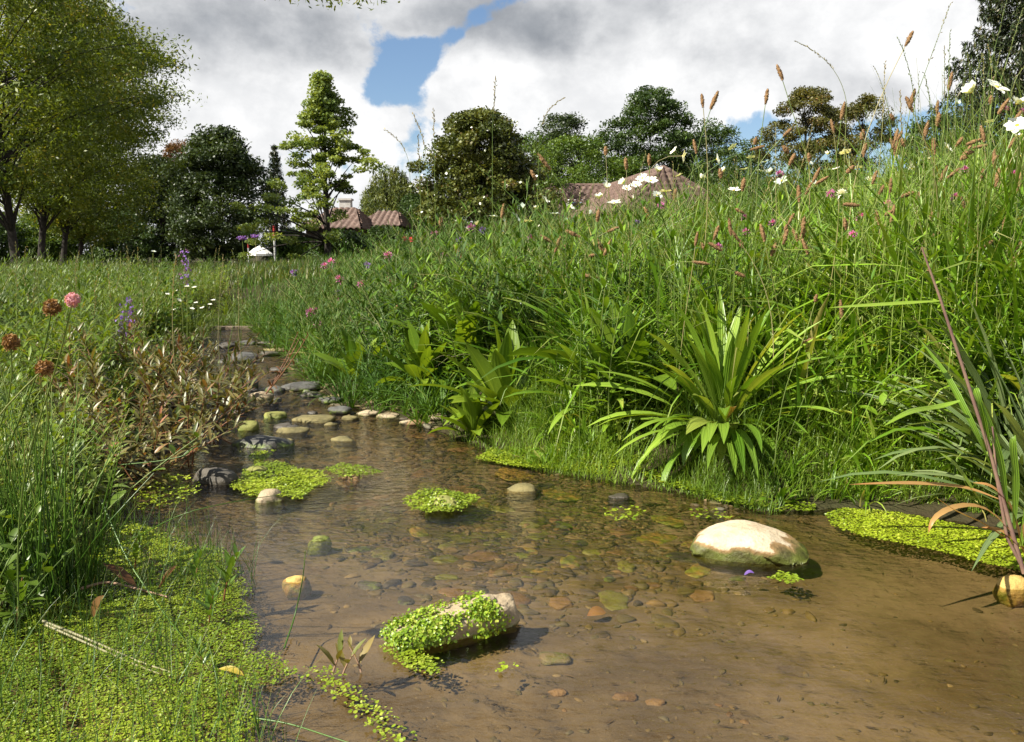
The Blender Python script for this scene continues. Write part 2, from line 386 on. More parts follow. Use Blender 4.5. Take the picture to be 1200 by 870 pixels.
M['cress'] = leaf_mat('cress_leaf', (.11, .21, .012), (.27, .38, .03), c2=(.38, .42, .08), trans=.28, rough=.38)
M['twig'] = plain_mat('twig', (.2, .12, .07), (.34, .22, .15), .8)

# ------------------------------------------------------------------ ground, bed, water
def ground_mat():
    m, tt, o = new_mat('meadow_soil'); bs = tt.add('ShaderNodeBsdfPrincipled'); g = tt.add('ShaderNodeNewGeometry')
    n1 = tt.noise(g.outputs['Position'], 2.2, 6, .6); n2 = tt.noise(g.outputs['Position'], 38, 5, .6)
    col = tt.mix(tt.sstep(n1, .35, .65), (.032, .023, .013, 1), (.032, .042, .012, 1))
    col = tt.mix(tt.math('MULTIPLY', n2, .6), col, (.065, .052, .028, 1))
    tt.link(col, bs.inputs['Base Color']); bs.inputs['Roughness'].default_value = .95; bs.inputs['Specular IOR Level'].default_value = .1
    bp = tt.add('ShaderNodeBump'); bp.inputs['Distance'].default_value = .02; tt.link(n2, bp.inputs['Height']); tt.link(bp.outputs[0], bs.inputs['Normal'])
    tt.link(bs.outputs[0], o.inputs[0]); return m
def bed_mat():
    m, tt, o = new_mat('stream_silt'); bs = tt.add('ShaderNodeBsdfPrincipled'); g = tt.add('ShaderNodeNewGeometry')
    P = g.outputs['Position']
    n1 = tt.noise(P, 3.0, 6, .6, .4); n2 = tt.noise(P, 45, 6, .7); n3 = tt.noise(P, 13, 6, .7, .3); n4 = tt.noise(P, 160, 3, .6)
    col = tt.mix(tt.sstep(n1, .36, .62), (.105, .080, .047, 1), (.195, .153, .098, 1))
    col = tt.mix(tt.math('MULTIPLY', tt.sstep(n3, .54, .74), .5), col, (.075, .05, .026, 1))
    col = tt.mix(tt.math('MULTIPLY', tt.sstep(n2, .58, .70), .45), col, (.045, .03, .018, 1))
    col = tt.mix(tt.math('MULTIPLY', tt.sstep(n4, .62, .75), .4), col, (.36, .29, .18, 1))
    s3 = tt.add('ShaderNodeSeparateXYZ'); tt.link(P, s3.inputs[0])
    alg = tt.math('MULTIPLY', tt.math('MULTIPLY', tt.sstep(s3.outputs[1], 1.45, 2.0), tt.sstep(tt.noise(P, 5, 5, .6), .42, .62)), .8)
    col = tt.mix(alg, col, tt.mix(n2, (.05, .05, .012, 1), (.15, .145, .03, 1)))
    tt.link(col, bs.inputs['Base Color']); bs.inputs['Roughness'].default_value = .9; bs.inputs['Specular IOR Level'].default_value = .1
    bp = tt.add('ShaderNodeBump'); bp.inputs['Distance'].default_value = .008; bp.inputs['Strength'].default_value = .4; tt.link(n2, bp.inputs['Height']); tt.link(bp.outputs[0], bs.inputs['Normal'])
    tt.link(bs.outputs[0], o.inputs[0]); return m
def water_mat():
    m, tt, o = new_mat('stream_water'); g = tt.add('ShaderNodeNewGeometry'); P = g.outputs['Position']
    s3 = tt.add('ShaderNodeSeparateXYZ'); tt.link(P, s3.inputs[0])
    rif = tt.sstep(s3.outputs[1], 1.45, 2.6)                       # the riffle upstream runs faster and rougher
    n1 = tt.noise(tt.vmul(P, (1, 1.6, 1)), 16, 4, .55, .8); n2 = tt.noise(tt.vmul(P, (1, 1.9, 1)), 34, 4, .6, .5)
    calm = tt.noise(P, 7, 2, .5)
    hgt = tt.math('ADD', tt.math('MULTIPLY', calm, .35), tt.math('MULTIPLY', rif, tt.math('ADD', n1, tt.math('MULTIPLY', n2, .6))))
    hgt = tt.math('ADD', hgt, tt.math('MULTIPLY', n2, .06))
    bp = tt.add('ShaderNodeBump'); bp.inputs['Distance'].default_value = .028; bp.inputs['Strength'].default_value = .75; tt.link(hgt, bp.inputs['Height'])
    gl = tt.add('ShaderNodeBsdfGlossy'); gl.inputs['Roughness'].default_value = .02; gl.inputs[0].default_value = (1, 1, 1, 1); tt.link(bp.outputs[0], gl.inputs['Normal'])
    tr = tt.add('ShaderNodeBsdfTransparent'); tr.inputs[0].default_value = (.80, .725, .56, 1)
    fr = tt.add('ShaderNodeFresnel'); fr.inputs[0].default_value = 1.333; tt.link(bp.outputs[0], fr.inputs['Normal'])
    mx = tt.add('ShaderNodeMixShader'); tt.link(fr.outputs[0], mx.inputs[0]); tt.link(tr.outputs[0], mx.inputs[1]); tt.link(gl.outputs[0], mx.inputs[2])
    tt.link(mx.outputs[0], o.inputs[0]); return m
allv = np.stack([GX.ravel(), GY.ravel(), GH.ravel()], -1)
def sub(name, fmask, mat, z=None):
    f = quads[fmask]; used, inv = np.unique(f.ravel(), return_inverse=True); v = allv[used].copy()
    if z is not None: v[:, 2] = z
    g = Geo(); g.add(v, inv.reshape(-1, 4)); return tag(g.obj(name, mat), kind='structure')
inside = qd.max(1) < 0.0
sub('ground', ~inside, ground_mat()); sub('stream_bed', inside, bed_mat())
wobj = sub('water', qd.min(1) < 0.06, water_mat(), 0.0)
#==NEXT==
# ------------------------------------------------------------------ trees
def bark(name, a, b): return plain_mat(name, a, b, .9, 9, .8, 40)
BARK = bark('shaded_grey_bark', (.014, .011, .009), (.036, .03, .024)); BARK2 = bark('dark_bark', (.035, .028, .022), (.08, .06, .05))  # BARK's colour is darkened to carry the shade under the crowns
LM = {
 'robinia': leaf_mat('fine_leaf', (.055, .098, .012), (.165, .21, .024), c2=(.28, .24, .035), trans=.38),
 'dark': leaf_mat('dark_leaf', (.022, .04, .011), (.06, .09, .022), trans=.2),
 'pale': leaf_mat('pale_leaf', (.12, .185, .035), (.25, .31, .085), trans=.35),
 'willow': leaf_mat('willow_leaf', (.09, .12, .03), (.17, .2, .06), trans=.35),
 'copper': leaf_mat('glossy_leaf', (.05, .07, .016), (.13, .145, .035), c2=(.17, .12, .05), trans=.2, rough=.3),
 'oak': leaf_mat('oak_leaf', (.022, .05, .01), (.07, .115, .022), trans=.25),
 'lime': leaf_mat('light_leaf', (.06, .11, .014), (.12, .19, .03), trans=.35),
 'brown': leaf_mat('autumn_leaf', (.06, .07, .016), (.14, .13, .035), c2=(.2, .12, .04), trans=.3),
 'rust': leaf_mat('rusty_leaf', (.09, .045, .02), (.17, .09, .03), trans=.25),
 'spruce': leaf_mat('spruce_needle', (.013, .027, .008), (.042, .06, .017), c2=(.09, .08, .035), trans=.08),
}
def wpos(px, py, d): p = at_depth(px, py, d); return p
def shape_round(t_): return np.sqrt(np.clip(1 - (2 * t_ - 1) ** 2 * .94, .02, 1))
def shape_dome(t_): return np.clip(np.sqrt(np.clip(1 - t_ ** 2.4, 0, 1)) * np.clip(.62 + t_ * 1.4, 0, 1), .03, 1)
def shape_cone(t_): return np.clip((1 - t_) ** .8 * np.clip(.7 + 2 * t_, 0, 1), .02, 1)
def tree(name, label, px, top, hw, d, mat, crown_bot=None, shape=shape_round, ncl=90, per=150, leaf=.13, clr=.5, flat=.6, tr=.14, asp=.5, lump=.35, group=None, bark_m=None, shell=.35, trunk_px=None, cut=None):
    """px/top/hw in pixels of the photograph at d metres; crown_bot = height in metres where the crown starts"""
    leaf *= .78; per = int(per * 1.55)
    P = wpos(px, top, d); x0 = (trunk_px - 600) / F * d if trunk_px else P[0]
    gz = h1(x0, d); Ht = P[2] - gz; rad = hw / F * d
    cb = crown_bot if crown_bot is not None else .18 * Ht
    o = empty(name, label, 'tree', (x0, d, gz), group=group)
    dx = P[0] - x0
    ts = rng.beta(1.15, 1.1, ncl); th = U(0, 2 * np.pi, ncl)
    ph = rng.random(5) * 6.28
    lumps = 1 + lump * (np.sin(th * 3 + ts * 7 + ph[0]) * .5 + np.sin(th * 2 - ts * 11 + ph[1]) * .5)
    Rm = np.maximum(rad - clr * .3, .2) * shape(ts) * lumps
    rr = Rm * np.sqrt(shell + (1 - shell) * rng.random(ncl))
    cz = cb + ts * (Ht - cb - clr * .3)
    bendx = dx * np.clip(cz / Ht, 0, 1)
    cc = np.stack([rr * np.cos(th) + bendx, rr * np.sin(th), cz], -1)
    if cut is not None: cc = cc[cut(cc)]
    n = len(cc)
    g = Geo(); clr_i = clr * U(.6, 1.35, n)
    dirs = unit(rng.normal(size=(n, per, 3))); radd = rng.random((n, per, 1)) ** .45
    pts = cc[:, None] + dirs * radd * clr_i[:, None, None] * np.array([1.15, 1.15, flat])
    rn = np.clip(np.repeat(rng.random(n) * .55, per) + rng.random(n * per) * .45, 0, 1)
    leaf_cloud(g, pts.reshape(-1, 3), leaf * U(.65, 1.35, n * per), asp=asp, rnd=rn)
    g.obj('crown', mat, o)
    g = Geo(); K = 12; zt = np.linspace(-.15, Ht * .86, K)
    path = np.stack([dx * np.clip(zt / Ht, 0, 1) + .04 * Ht * .3 * np.sin(zt * 1.1 + ph[2]) * np.clip(zt / Ht, 0, 1), .03 * Ht * .3 * np.sin(zt * .9 + ph[3]) * np.clip(zt / Ht, 0, 1), zt], -1)
    rads = tr * (1 - .85 * np.linspace(0, 1, K)); rads[0] *= 1.5
    tubes(g, path, rads[None], 9)
    sel = rng.permutation(n)[:min(n, 60)]
    for i in sel:
        e = cc[i]; f = max(.12, min(.8, (e[2] / Ht) - .12 - .1 * rng.random())); zb = f * Ht
        bx = np.array([np.interp(zb, zt, path[:, 0]), np.interp(zb, zt, path[:, 1]), zb])
        mid = (bx + e) / 2 + np.array([0, 0, .12 * np.linalg.norm(e - bx)])
        rb = tr * .33 * (1 - f * .7); tubes(g, bez(bx, mid, e, 6), np.linspace(rb, rb * .2, 6)[None], 5)
    g.obj('trunk', bark_m or BARK, o)
    return o
GL = 'slender trees in a row on the left lawn'
for i, (px, tpx, top, hw, d, cb, lab) in enumerate([
        (-40, 25, -120, 150, 17, 1.7, 'yellow-green fine-leaved tree with the thickest trunk, nearest of the row on the left lawn'),
        (62, 51, -70, 100, 22, 1.6, 'second fine-leaved tree from the left in the row on the lawn, pale trunk'),
        (100, 77, 0, 92, 27, 1.4, 'third fine-leaved tree of the lawn row, crown edge against the grey cloud'),
        (128, 95, 60, 78, 33, 1.1, 'farthest and lowest fine-leaved tree of the lawn row beside the dark round tree')]):
    o = tree('row_tree', lab, px, top, hw, d, LM['robinia'], crown_bot=cb, ncl=330, per=85, leaf=.125 + .05 * i / 3, clr=.32 + .012 * d, flat=.5, tr=.095, asp=.34, lump=.6, trunk_px=tpx, group=GL, shell=.12)
    if i == 0:   # a long limb reaching over the stream, only its leaf tips hang into the picture
        gl, gb = Geo(), Geo(); base = np.array(o.location)
        e = wpos(405, -22, 17) - base; s0 = np.array([0, 0, 6.0])
        pth = bez(s0, (s0 + e) / 2 + np.array([0, 0, 2.6]), e, 14); tubes(gb, pth, np.linspace(.07, .012, 14)[None], 6)
        for k in range(5):
            q = wpos(345 + k * 28, -8 + rng.integers(-6, 5), 17) - base
            tubes(gb, bez(pth[-3 - k % 3], (pth[-3] + q) / 2 + (0, 0, .1), q, 5), .012, 4)
            leaf_cloud(gl, q + rng.normal(size=(70, 3)) * (.26, .2, .085), .12 * U(.6, 1.3, 70), asp=.34)
        gb.obj('limb', BARK, o); gl.obj('limb_foliage', LM['robinia'], o)
DK = [
 ('dark_tree', 'broad dark round tree left of the pale tree', 255, 148, 62, 45, LM['dark'], dict(crown_bot=.4, shape=shape_dome, ncl=300, per=100, leaf=.22, clr=.6, lump=.35, shell=.2)),
 ('dark_tree', 'dark tree closing the lawn between the trunks and the round dark tree', 185, 185, 52, 50, LM['dark'], dict(crown_bot=.3, shape=shape_dome, ncl=130, per=150, leaf=.22, clr=.8, lump=.2)),
 ('rusty_tree', 'small tree with a rusty red-brown top behind the dark trees', 207, 166, 24, 56, LM['rust'], dict(crown_bot=2, ncl=50, per=120, leaf=.2, clr=.6)),
 ('pale_tree', 'pale green open-crowned tree standing alone beside the small tiled house', 378, 84, 104, 32, LM['pale'], dict(crown_bot=.2, shape=lambda t_: np.clip((1 - t_) ** 1.05 * np.clip(.9 + t_, 0, 1), .04, 1), ncl=270, per=75, leaf=.15, clr=.3, flat=.5, lump=.7, asp=.6, shell=.05, cut=lambda c: ~((c[:, 0] > .3) & (c[:, 2] < 2.7)))),
 ('dark_tree', 'dark bushy tree in front of the round green one right of the willow', 560, 128, 80, 28, LM['copper'], dict(crown_bot=.3, shape=shape_dome, ncl=420, per=100, leaf=.13, clr=.34, lump=.3, asp=.7, shell=.2)),
 ('green_tree', 'mid green tree showing behind the right edge of the glossy bush', 612, 148, 44, 48, LM['lime'], dict(crown_bot=.6, ncl=70, per=130, leaf=.2, clr=.6)),
 ('round_tree', 'dark ball-shaped tree top behind the tiled roof', 656, 134, 40, 65, LM['dark'], dict(crown_bot=2.5, ncl=120, per=140, leaf=.24, clr=.8, lump=.12)),
 ('green_tree', 'bright green tree standing directly behind the tiled roof ridge', 678, 160, 60, 58, LM['lime'], dict(crown_bot=1.2, ncl=110, per=130, leaf=.22, clr=.75)),
 ('oak_tree', 'tall dark oak behind the hipped end of the tiled roof', 764, 103, 56, 60, LM['oak'], dict(crown_bot=1.5, ncl=330, per=95, leaf=.24, clr=.62, lump=.4, shell=.15)),
 ('dark_tree', 'small dark tree in the gap right of the tall oak', 836, 143, 38, 64, LM['oak'], dict(crown_bot=1.5, ncl=60, per=130, leaf=.24, clr=.8)),
 ('dark_tree', 'low dark tree left of the autumn-coloured tree', 880, 163, 40, 60, LM['oak'], dict(crown_bot=1.0, ncl=60, per=120, leaf=.22, clr=.75)),
 ('dark_tree', 'dark tree top filling the gap left of the ball-shaped tree', 618, 160, 50, 72, LM['oak'], dict(crown_bot=1.0, ncl=90, per=110, leaf=.26, clr=.8, lump=.3)),
 ('dark_tree', 'dark tree standing between the bright green tree and the tall oak', 716, 158, 48, 74, LM['oak'], dict(crown_bot=1.0, ncl=90, per=110, leaf=.26, clr=.8, lump=.3)),
 ('dark_tree', 'dark tree behind the right shoulder of the tall oak', 806, 156, 50, 74, LM['dark'], dict(crown_bot=1.0, ncl=90, per=110, leaf=.26, clr=.8, lump=.3)),
 ('dark_tree', 'low dark tree in the gap before the autumn trees', 862, 172, 52, 70, LM['oak'], dict(crown_bot=1.0, ncl=90, per=110, leaf=.26, clr=.8, lump=.3)),
 ('dark_tree', 'dark tree closing the gap between the willow and the glossy bushy tree', 498, 222, 34, 62, LM['oak'], dict(crown_bot=.6, ncl=70, per=110, leaf=.24, clr=.7, lump=.3)),
 ('autumn_tree', 'rounded tree turning yellow-brown behind the ribwort heads', 948, 105, 54, 45, LM['brown'], dict(crown_bot=1.0, ncl=300, per=100, leaf=.17, clr=.42, lump=.3, shell=.1)),
 ('autumn_tree', 'brownish tree with a jagged pointed top right of the rounded autumn tree', 1013, 112, 46, 47, LM['brown'], dict(crown_bot=1.0, shape=shape_dome, ncl=90, per=150, leaf=.17, clr=.5, lump=.45)),
 ('garden_bush', 'dark garden bush beneath the patch of blue sky left of the spruce', 1098, 136, 48, 24, LM['oak'], dict(crown_bot=.4, ncl=90, per=140, leaf=.11, clr=.35, lump=.3)),
 ('garden_bush', 'dark bush partly hidden below the spruce at the right edge', 1185, 118, 55, 27, LM['dark'], dict(crown_bot=.4, ncl=80, per=140, leaf=.13, clr=.4, lump=.3)),
]
for n_, lab, px, top, hw, d, mt, kw in DK: tree(n_, lab, px, top, hw, d, mt, **kw)
HB = [(-60, 232, 80, 40), (10, 246, 75, 42), (70, 250, 70, 44), (120, 244, 70, 47), (165, 236, 55, 52), (340, 270, 26, 48), (402, 273, 36, 34), (452, 268, 34, 36), (500, 272, 26, 42), (735, 196, 55, 62), (800, 190, 50, 60), (850, 195, 50, 50), (910, 210, 45, 40), (985, 195, 50, 38), (1060, 200, 50, 35)]
HL = ['shady hedge bush at the left picture edge', 'hedge bush behind the thickest trunk', 'hedge bush seen between the thin trunks', 'hedge bush right of the last thin trunk', 'dark hedge bush at the foot of the dark trees', 'small bush at the foot of the pale tree', 'low bush screening the wall of the chimney house', 'low bush screening the second low house', 'bush between the small house and the glossy bushy tree', 'bush under the tall oak behind the roof', 'bush between the oak and the small dark tree', 'bush right of the hipped roof end', 'bush below the low dark tree', 'bush below the autumn trees', 'bush right of the jagged autumn tree']
for (px, top, hw, d), lab in zip(HB, HL):
    tree('hedge_bush', lab, px, top, hw, d, LM['lime' if px in (10, 70, 340, 985) else 'oak'], crown_bot=.05, shape=shape_dome, ncl=110, per=130, leaf=.16, clr=.5, tr=.06, lump=.2, group='bushes along the garden edge')

def spruce(label, px, top, hw, d, n_wh, per, seedv, needles=.16, name='spruce_tree'):
    P = wpos(px, top, d); gz = h1(P[0], d); Ht = P[2] - gz; rad = hw / F * d
    o = empty(name, label, 'tree', (P[0], d, gz))
    gb, gl = Geo(), Geo(); tubes(gb, np.stack([np.zeros(8), np.zeros(8), np.linspace(-.2, Ht, 8)], -1), np.linspace(.017 * Ht, .01, 8)[None], 8)
    for k in range(n_wh):
        f = (k + .5) / n_wh; z = Ht * (.06 + .93 * f); nb = 7
        for j in range(nb):
            a = 6.283 * (j + rng.random() * .7) / nb + k * 1.3; Lb = rad * (1 - f) ** .75 * rng.uniform(.75, 1.15) + .1
            dv = np.array([math.cos(a), math.sin(a), 0])
            p0 = np.array([0, 0, z]); p2 = p0 + dv * Lb + np.array([0, 0, -.30 * Lb * (1 - f) + .08]); p1 = p0 + dv * Lb * .55 + np.array([0, 0, -.26 * Lb + .02])
            pth = bez(p0, p1, p2, 6); tubes(gb, pth, np.linspace(.022 * (1 - f) + .008, .004, 6)[None], 4)
            m = int(per * (.3 + Lb / rad)); s = U(.12, 1, m) ** .8
            c = (1 - s)[:, None] ** 2 * p0 + (2 * s * (1 - s))[:, None] * p1 + (s * s)[:, None] * p2
            lat = np.array([-dv[1], dv[0], 0]); wl = rng.normal(size=m) * .15 * Lb * (1.1 - s)
            c = c + lat * wl[:, None]; c[:, 2] -= rng.random(m) ** 1.3 * .50 * (.4 + (1 - f))
            leaf_cloud(gl, c, needles * U(.7, 1.4, m), nor_bias=(0, 0, .2), asp=.22, droop=np.array([0, 0, -1.6]) + dv * .8)
    gb.obj('trunk', BARK2, o); gl.obj('crown', LM['spruce'], o); return o
spruce('large dark spruce with drooping twigs cut by the upper right picture edge', 1212, -120, 130, 25, 25, 380, 1, .17)
spruce('thin dark spruce top between the round dark tree and the pale tree', 321, 168, 22, 58, 20, 40, 2, .3)
def willow(label, px, top, hw, d):
    P = wpos(px, top, d); gz = h1(P[0], d); Ht = P[2] - gz; rad = hw / F * d
    o = empty('weeping_willow', label, 'tree', (P[0], d, gz)); gb, gl = Geo(), Geo()
    tubes(gb, np.stack([np.linspace(0, .2, 7), np.zeros(7), np.linspace(-.2, Ht * .8, 7)], -1), np.linspace(.25, .05, 7)[None], 8)
    for k in range(230):
        a = rng.random() * 6.28; r = rad * math.sqrt(rng.random()) * .95; zt_ = Ht * (1 - .38 * (r / rad) ** 2) - rng.random() * .5; Ls = rng.uniform(.35, .8) * zt_
        e = np.array([r * math.cos(a), r * math.sin(a), zt_])
        if k % 4 == 0: tubes(gb, bez((0, 0, Ht * .55), (e[0] * .5, e[1] * .5, zt_ + .2), e, 6), np.linspace(.07, .015, 6)[None], 5)
        m = 60; s = rng.random(m); c = e + np.stack([.25 * s * math.cos(a) + rng.normal(size=m) * .10, .25 * s * math.sin(a) + rng.normal(size=m) * .10, -Ls * s], -1)
        leaf_cloud(gl, c, .3 * U(.6, 1.3, m), nor_bias=(0, 0, 0), asp=.25, droop=(0, 0, -2.5), rnd=np.clip(rng.random() * .6 + rng.random(m) * .4, 0, 1))
    gb.obj('trunk', BARK, o); gl.obj('crown', LM['willow'], o)
willow('yellowish weeping willow behind the small tiled house', 457, 192, 36, 66)

# ------------------------------------------------------------------ houses beyond the meadow
def tile_mat():
    m, tt, o = new_mat('clay_tile'); bs = tt.add('ShaderNodeBsdfPrincipled')
    g = tt.add('ShaderNodeNewGeometry'); n1 = tt.noise(g.outputs['Position'], 1.5, 4); n2 = tt.noise(g.outputs['Position'], 4.5, 3)
    col = tt.mix(n1, (.06, .036, .027, 1), (.13, .08, .06, 1)); col = tt.mix(tt.math('MULTIPLY', tt.sstep(n2, .45, .62), .7), col, (.18, .115, .09, 1))
    tt.link(col, bs.inputs['Base Color']); bs.inputs['Roughness'].default_value = .75; tt.link(bs.outputs[0], o.inputs[0]); return m
TILE = tile_mat(); WALL = plain_mat('rendered_wall', (.45, .42, .36), (.55, .52, .46), .9, 3); TIMBER = plain_mat('dark_timber', (.05, .032, .022), (.09, .06, .04), .8, 6)
GLASS = plain_mat('window_glass', (.16, .22, .28), (.2, .27, .33), .12, 2, spec=.8); FRAME = plain_mat('white_frame', (.6, .6, .58), (.7, .7, .68), .5)
CONC = plain_mat('chimney_render', (.38, .36, .33), (.5, .48, .45), .9, 6)
def slope(g, a, b, c, d_, tw=.36, co=.44):
    """tiled plane: ridge a-b, eave d-c, with pantile waves and stepped courses"""
    a, b, c, d_ = map(lambda p: np.asarray(p, float), (a, b, c, d_))
    wid = max(np.linalg.norm(b - a), np.linalg.norm(c - d_)); ln = max(np.linalg.norm(d_ - a), np.linalg.norm(c - b))
    nu = max(8, int(wid / tw * 5)); nr = max(3, int(ln / co))
    nn = np.cross(c - d_, a - d_ if np.linalg.norm(a - d_) > 0 else b - d_); nn = nn / np.linalg.norm(nn); nn = nn if nn[2] > 0 else -nn
    vs = np.sort(np.concatenate([np.arange(nr + 1) / nr, np.arange(1, nr + 1) / nr - .04 / nr]))
    uu, vv = np.meshgrid(np.linspace(0, 1, nu), vs)
    P = ((1 - vv) * (1 - uu))[..., None] * a + ((1 - vv) * uu)[..., None] * b + (vv * uu)[..., None] * c + (vv * (1 - uu))[..., None] * d_
    dist = (uu - .5) * (np.linalg.norm(b - a) * (1 - vv) + np.linalg.norm(c - d_) * vv)
    off = .11 * np.abs(np.sin(dist / tw * np.pi)) + .12 * ((vv * nr) % 1.0)
    P = P + nn * off[..., None]
    k = np.arange(uu.size).reshape(uu.shape); q = np.stack([k[:-1, :-1], k[:-1, 1:], k[1:, 1:], k[1:, :-1]], -1).reshape(-1, 4)
    g.add(P.reshape(-1, 3), q)
def box(g, lo, hi):
    x0, y0, z0 = lo; x1, y1, z1 = hi
    g.add([(x0, y0, z0), (x1, y0, z0), (x1, y1, z0), (x0, y1, z0), (x0, y0, z1), (x1, y0, z1), (x1, y1, z1), (x0, y1, z1)],
          [(0, 3, 2, 1), (4, 5, 6, 7), (0, 1, 5, 4), (1, 2, 6, 5), (2, 3, 7, 6), (3, 0, 4, 7)])
def big_house():
    base = np.array([5.6, 50, h1(5.6, 50)]); o = empty('house', 'long bungalow with brown clay-tiled hipped roof behind the flowering meadow on the right', 'house', tuple(base))
    zr, ze, hw = 4.55 - base[2], 2.45 - base[2], 2.7
    R1, R2, R3 = np.array([-8.0, 0, zr]), np.array([0.0, 0, zr]), np.array([1.35, -10, zr])
    dn = np.array([0, 0, ze - zr]); dirw = unit(R3 - R2); left = np.array([dirw[1], -dirw[0], 0]); left = left if left[0] < 0 else -left
    g = Geo()
    fr = np.array([0, -hw, 0])
    vl = R2 + fr + left * hw * .98 + dn     # valley foot
    slope(g, R1, R2, vl, R1 + fr + dn)
    slope(g, R1, R2 + left * -hw, R2 - fr - left * hw + dn, R1 - fr + dn)
    e3l = R3 + dirw * 2.4 + left * hw + dn; e3r = R3 + dirw * 2.4 - left * hw + dn
    slope(g, R2, R3, e3l, vl); slope(g, R2, R3, e3r, R2 - left * hw - fr + dn)
    slope(g, R3 - left * .02, R3 + left * .02, e3l, e3r)
    rf = g.obj('roof', TILE, o)
    g = Geo(); 
    for p, q in ((R1, R2), (R2, R3), (R3, e3l), (R3, e3r)): tubes(g, bez(p + (0, 0, .06), (p + q) / 2 + (0, 0, .06), q + (0, 0, .06), 5), .11, 6)
    g.obj('ridge_tiles', TILE, rf)
    g = Geo(); box(g, (R1[0] + .3, -hw + .45, -.3), (0, hw - .45, ze + .1))
    i = lambda p: (p[0], p[1])
    A, B = R2 + left * (hw - .45), R3 + dirw * 1.9 + left * (hw - .45); C_, D_ = R3 + dirw * 1.9 - left * (hw - .45), R2 - left * (hw - .45)
    v = [(p[0], p[1], z) for z in (-.3, ze + .1) for p in (A, B, C_, D_)]
    g.add(v, [(0, 1, 5, 4), (1, 2, 6, 5), (2, 3, 7, 6), (3, 0, 4, 7), (4, 5, 6, 7)]); g.obj('wall', WALL, o, flat=True)
    # roof window low on the front slope
    nrm = unit(np.array([0, -(zr - ze), hw])); 
    c = R2 + fr * .62 + dn * .62 + np.array([-1.75, 0, 0]) + nrm * .1; ux = np.array([.75, 0, 0]); vy = unit(fr + dn) * .55
    g = Geo(); P = [c - ux - vy, c + ux - vy, c + ux + vy, c - ux + vy]; Q = [p + nrm * .07 for p in P]
    g.add(P + Q, [(4, 5, 6, 7), (0, 1, 5, 4), (1, 2, 6, 5), (2, 3, 7, 6), (3, 0, 4, 7)]); w = g.obj('roof_window', FRAME, o, flat=True)
    g = Geo(); s_ = .86; P = [c + (p - c) * s_ + nrm * .075 for p in P]; g.add(P, [(0, 1, 2, 3)]); g.obj('pane', GLASS, w, flat=True)
big_house()
def small_house(label, pxl, pxr, ridge_py, eave_py, d, ridge_l, ridge_r, chim=None):
    xl, xr = (pxl - 600) / F * d, (pxr - 600) / F * d; zr = at_depth(0, ridge_py, d)[2]; ze = at_depth(0, eave_py, d - 4)[2]
    x0 = (xl + xr) / 2; gz = h1(x0, d); o = empty('house', label, 'house', (x0, d, gz))
    rl, rr_ = np.array([(ridge_l - 600) / F * d - x0, 0, zr - gz]), np.array([(ridge_r - 600) / F * d - x0, 0, zr - gz])
    fl, fr_ = np.array([xl - x0, -4, ze - gz]), np.array([xr - x0, -4, ze - gz]); bl, br = fl * (1, -1, 1), fr_ * (1, -1, 1)
    g = Geo(); slope(g, rl, rr_, fr_, fl); slope(g, rl, rr_, br, bl); slope(g, rl, rl + (0.02, 0, 0), fl, bl); slope(g, rr_, rr_ + (0.02, 0, 0), fr_, br)
    rf = g.obj('roof', TILE, o)
    if chim:
        cx = (chim - 600) / F * d - x0; g = Geo(); box(g, (cx - .35, .4, zr - gz - 1.0), (cx + .35, 1.1, zr - gz + .55)); box(g, (cx - .42, .33, zr - gz + .553), (cx + .42, 1.17, zr - gz + .67)); g.obj('chimney', CONC, rf, flat=True)
    g = Geo(); box(g, (xl - x0 + .4, -3.6, -.3), (xr - x0 - .4, 3.6, ze - gz + .05)); g.obj('wall', TIMBER, o, flat=True)
    for wx in ():
        g = Geo(); box(g, (wx - .5, -3.66, .9), (wx + .5, -3.603, 1.9)); w = g.obj('window', TIMBER, o, flat=True)
        g = Geo(); box(g, (wx - .43, -3.665, .97), (wx + .43, -3.663, 1.83)); g.obj('pane', GLASS, w, flat=True)
small_house('small tiled house with a chimney between the pale tree and the willow', 370, 438, 245, 269, 54, 396, 420, 406)
small_house('second low tiled roof to the right of the chimney house', 436, 480, 249, 266, 58, 446, 468)

def post(label, px, top, d, rad, bands):
    P = wpos(px, top, d); gz = h1(P[0], d); o = empty('marker_post', label, 'post', (P[0], d, gz), group='red and white posts'); Hh = P[2] - gz
    g = Geo(); tubes(g, [(0, 0, -.2), (0, 0, Hh * .5), (0, 0, Hh)], rad, 8); g.add([(rad * math.cos(a), rad * math.sin(a), Hh) for a in np.arange(4) * 1.57], [(0, 1, 2, 3)]); g.obj('pole', plain_mat('white_paint', (.4, .4, .38), (.5, .5, .48), .5), o)
    for a, b in bands:
        g = Geo(); tubes(g, [(0, 0, Hh * a), (0, 0, Hh * (a + b) / 2), (0, 0, Hh * b)], rad + .006, 8); g.obj('red_band', plain_mat('red_paint', (.28, .025, .025), (.34, .04, .035), .5), o)
post('thin white post with a red band in front of the dark tree', 290, 266, 40, .032, [(.45, .56), (.62, .68)])
post('thicker white post with a red top half hidden by the pale tree', 321, 265, 38, .05, [(.7, 1.0)])
P = wpos(304, 288, 41); gz = h1(P[0], 41); par = empty('parasol', 'small white garden parasol behind the thin red-banded post', 'parasol', (P[0], 41, gz))
g = Geo(); Hh = P[2] - gz; r_ = .6; n_ = 8
ring = [(r_ * math.cos(k * 6.283 / n_), r_ * math.sin(k * 6.283 / n_), Hh - .38) for k in range(n_)]; ring2 = [(x, y, z - .10) for x, y, z in ring]; mid_ = [(x * .5, y * .5, Hh - .15) for x, y, z in ring]
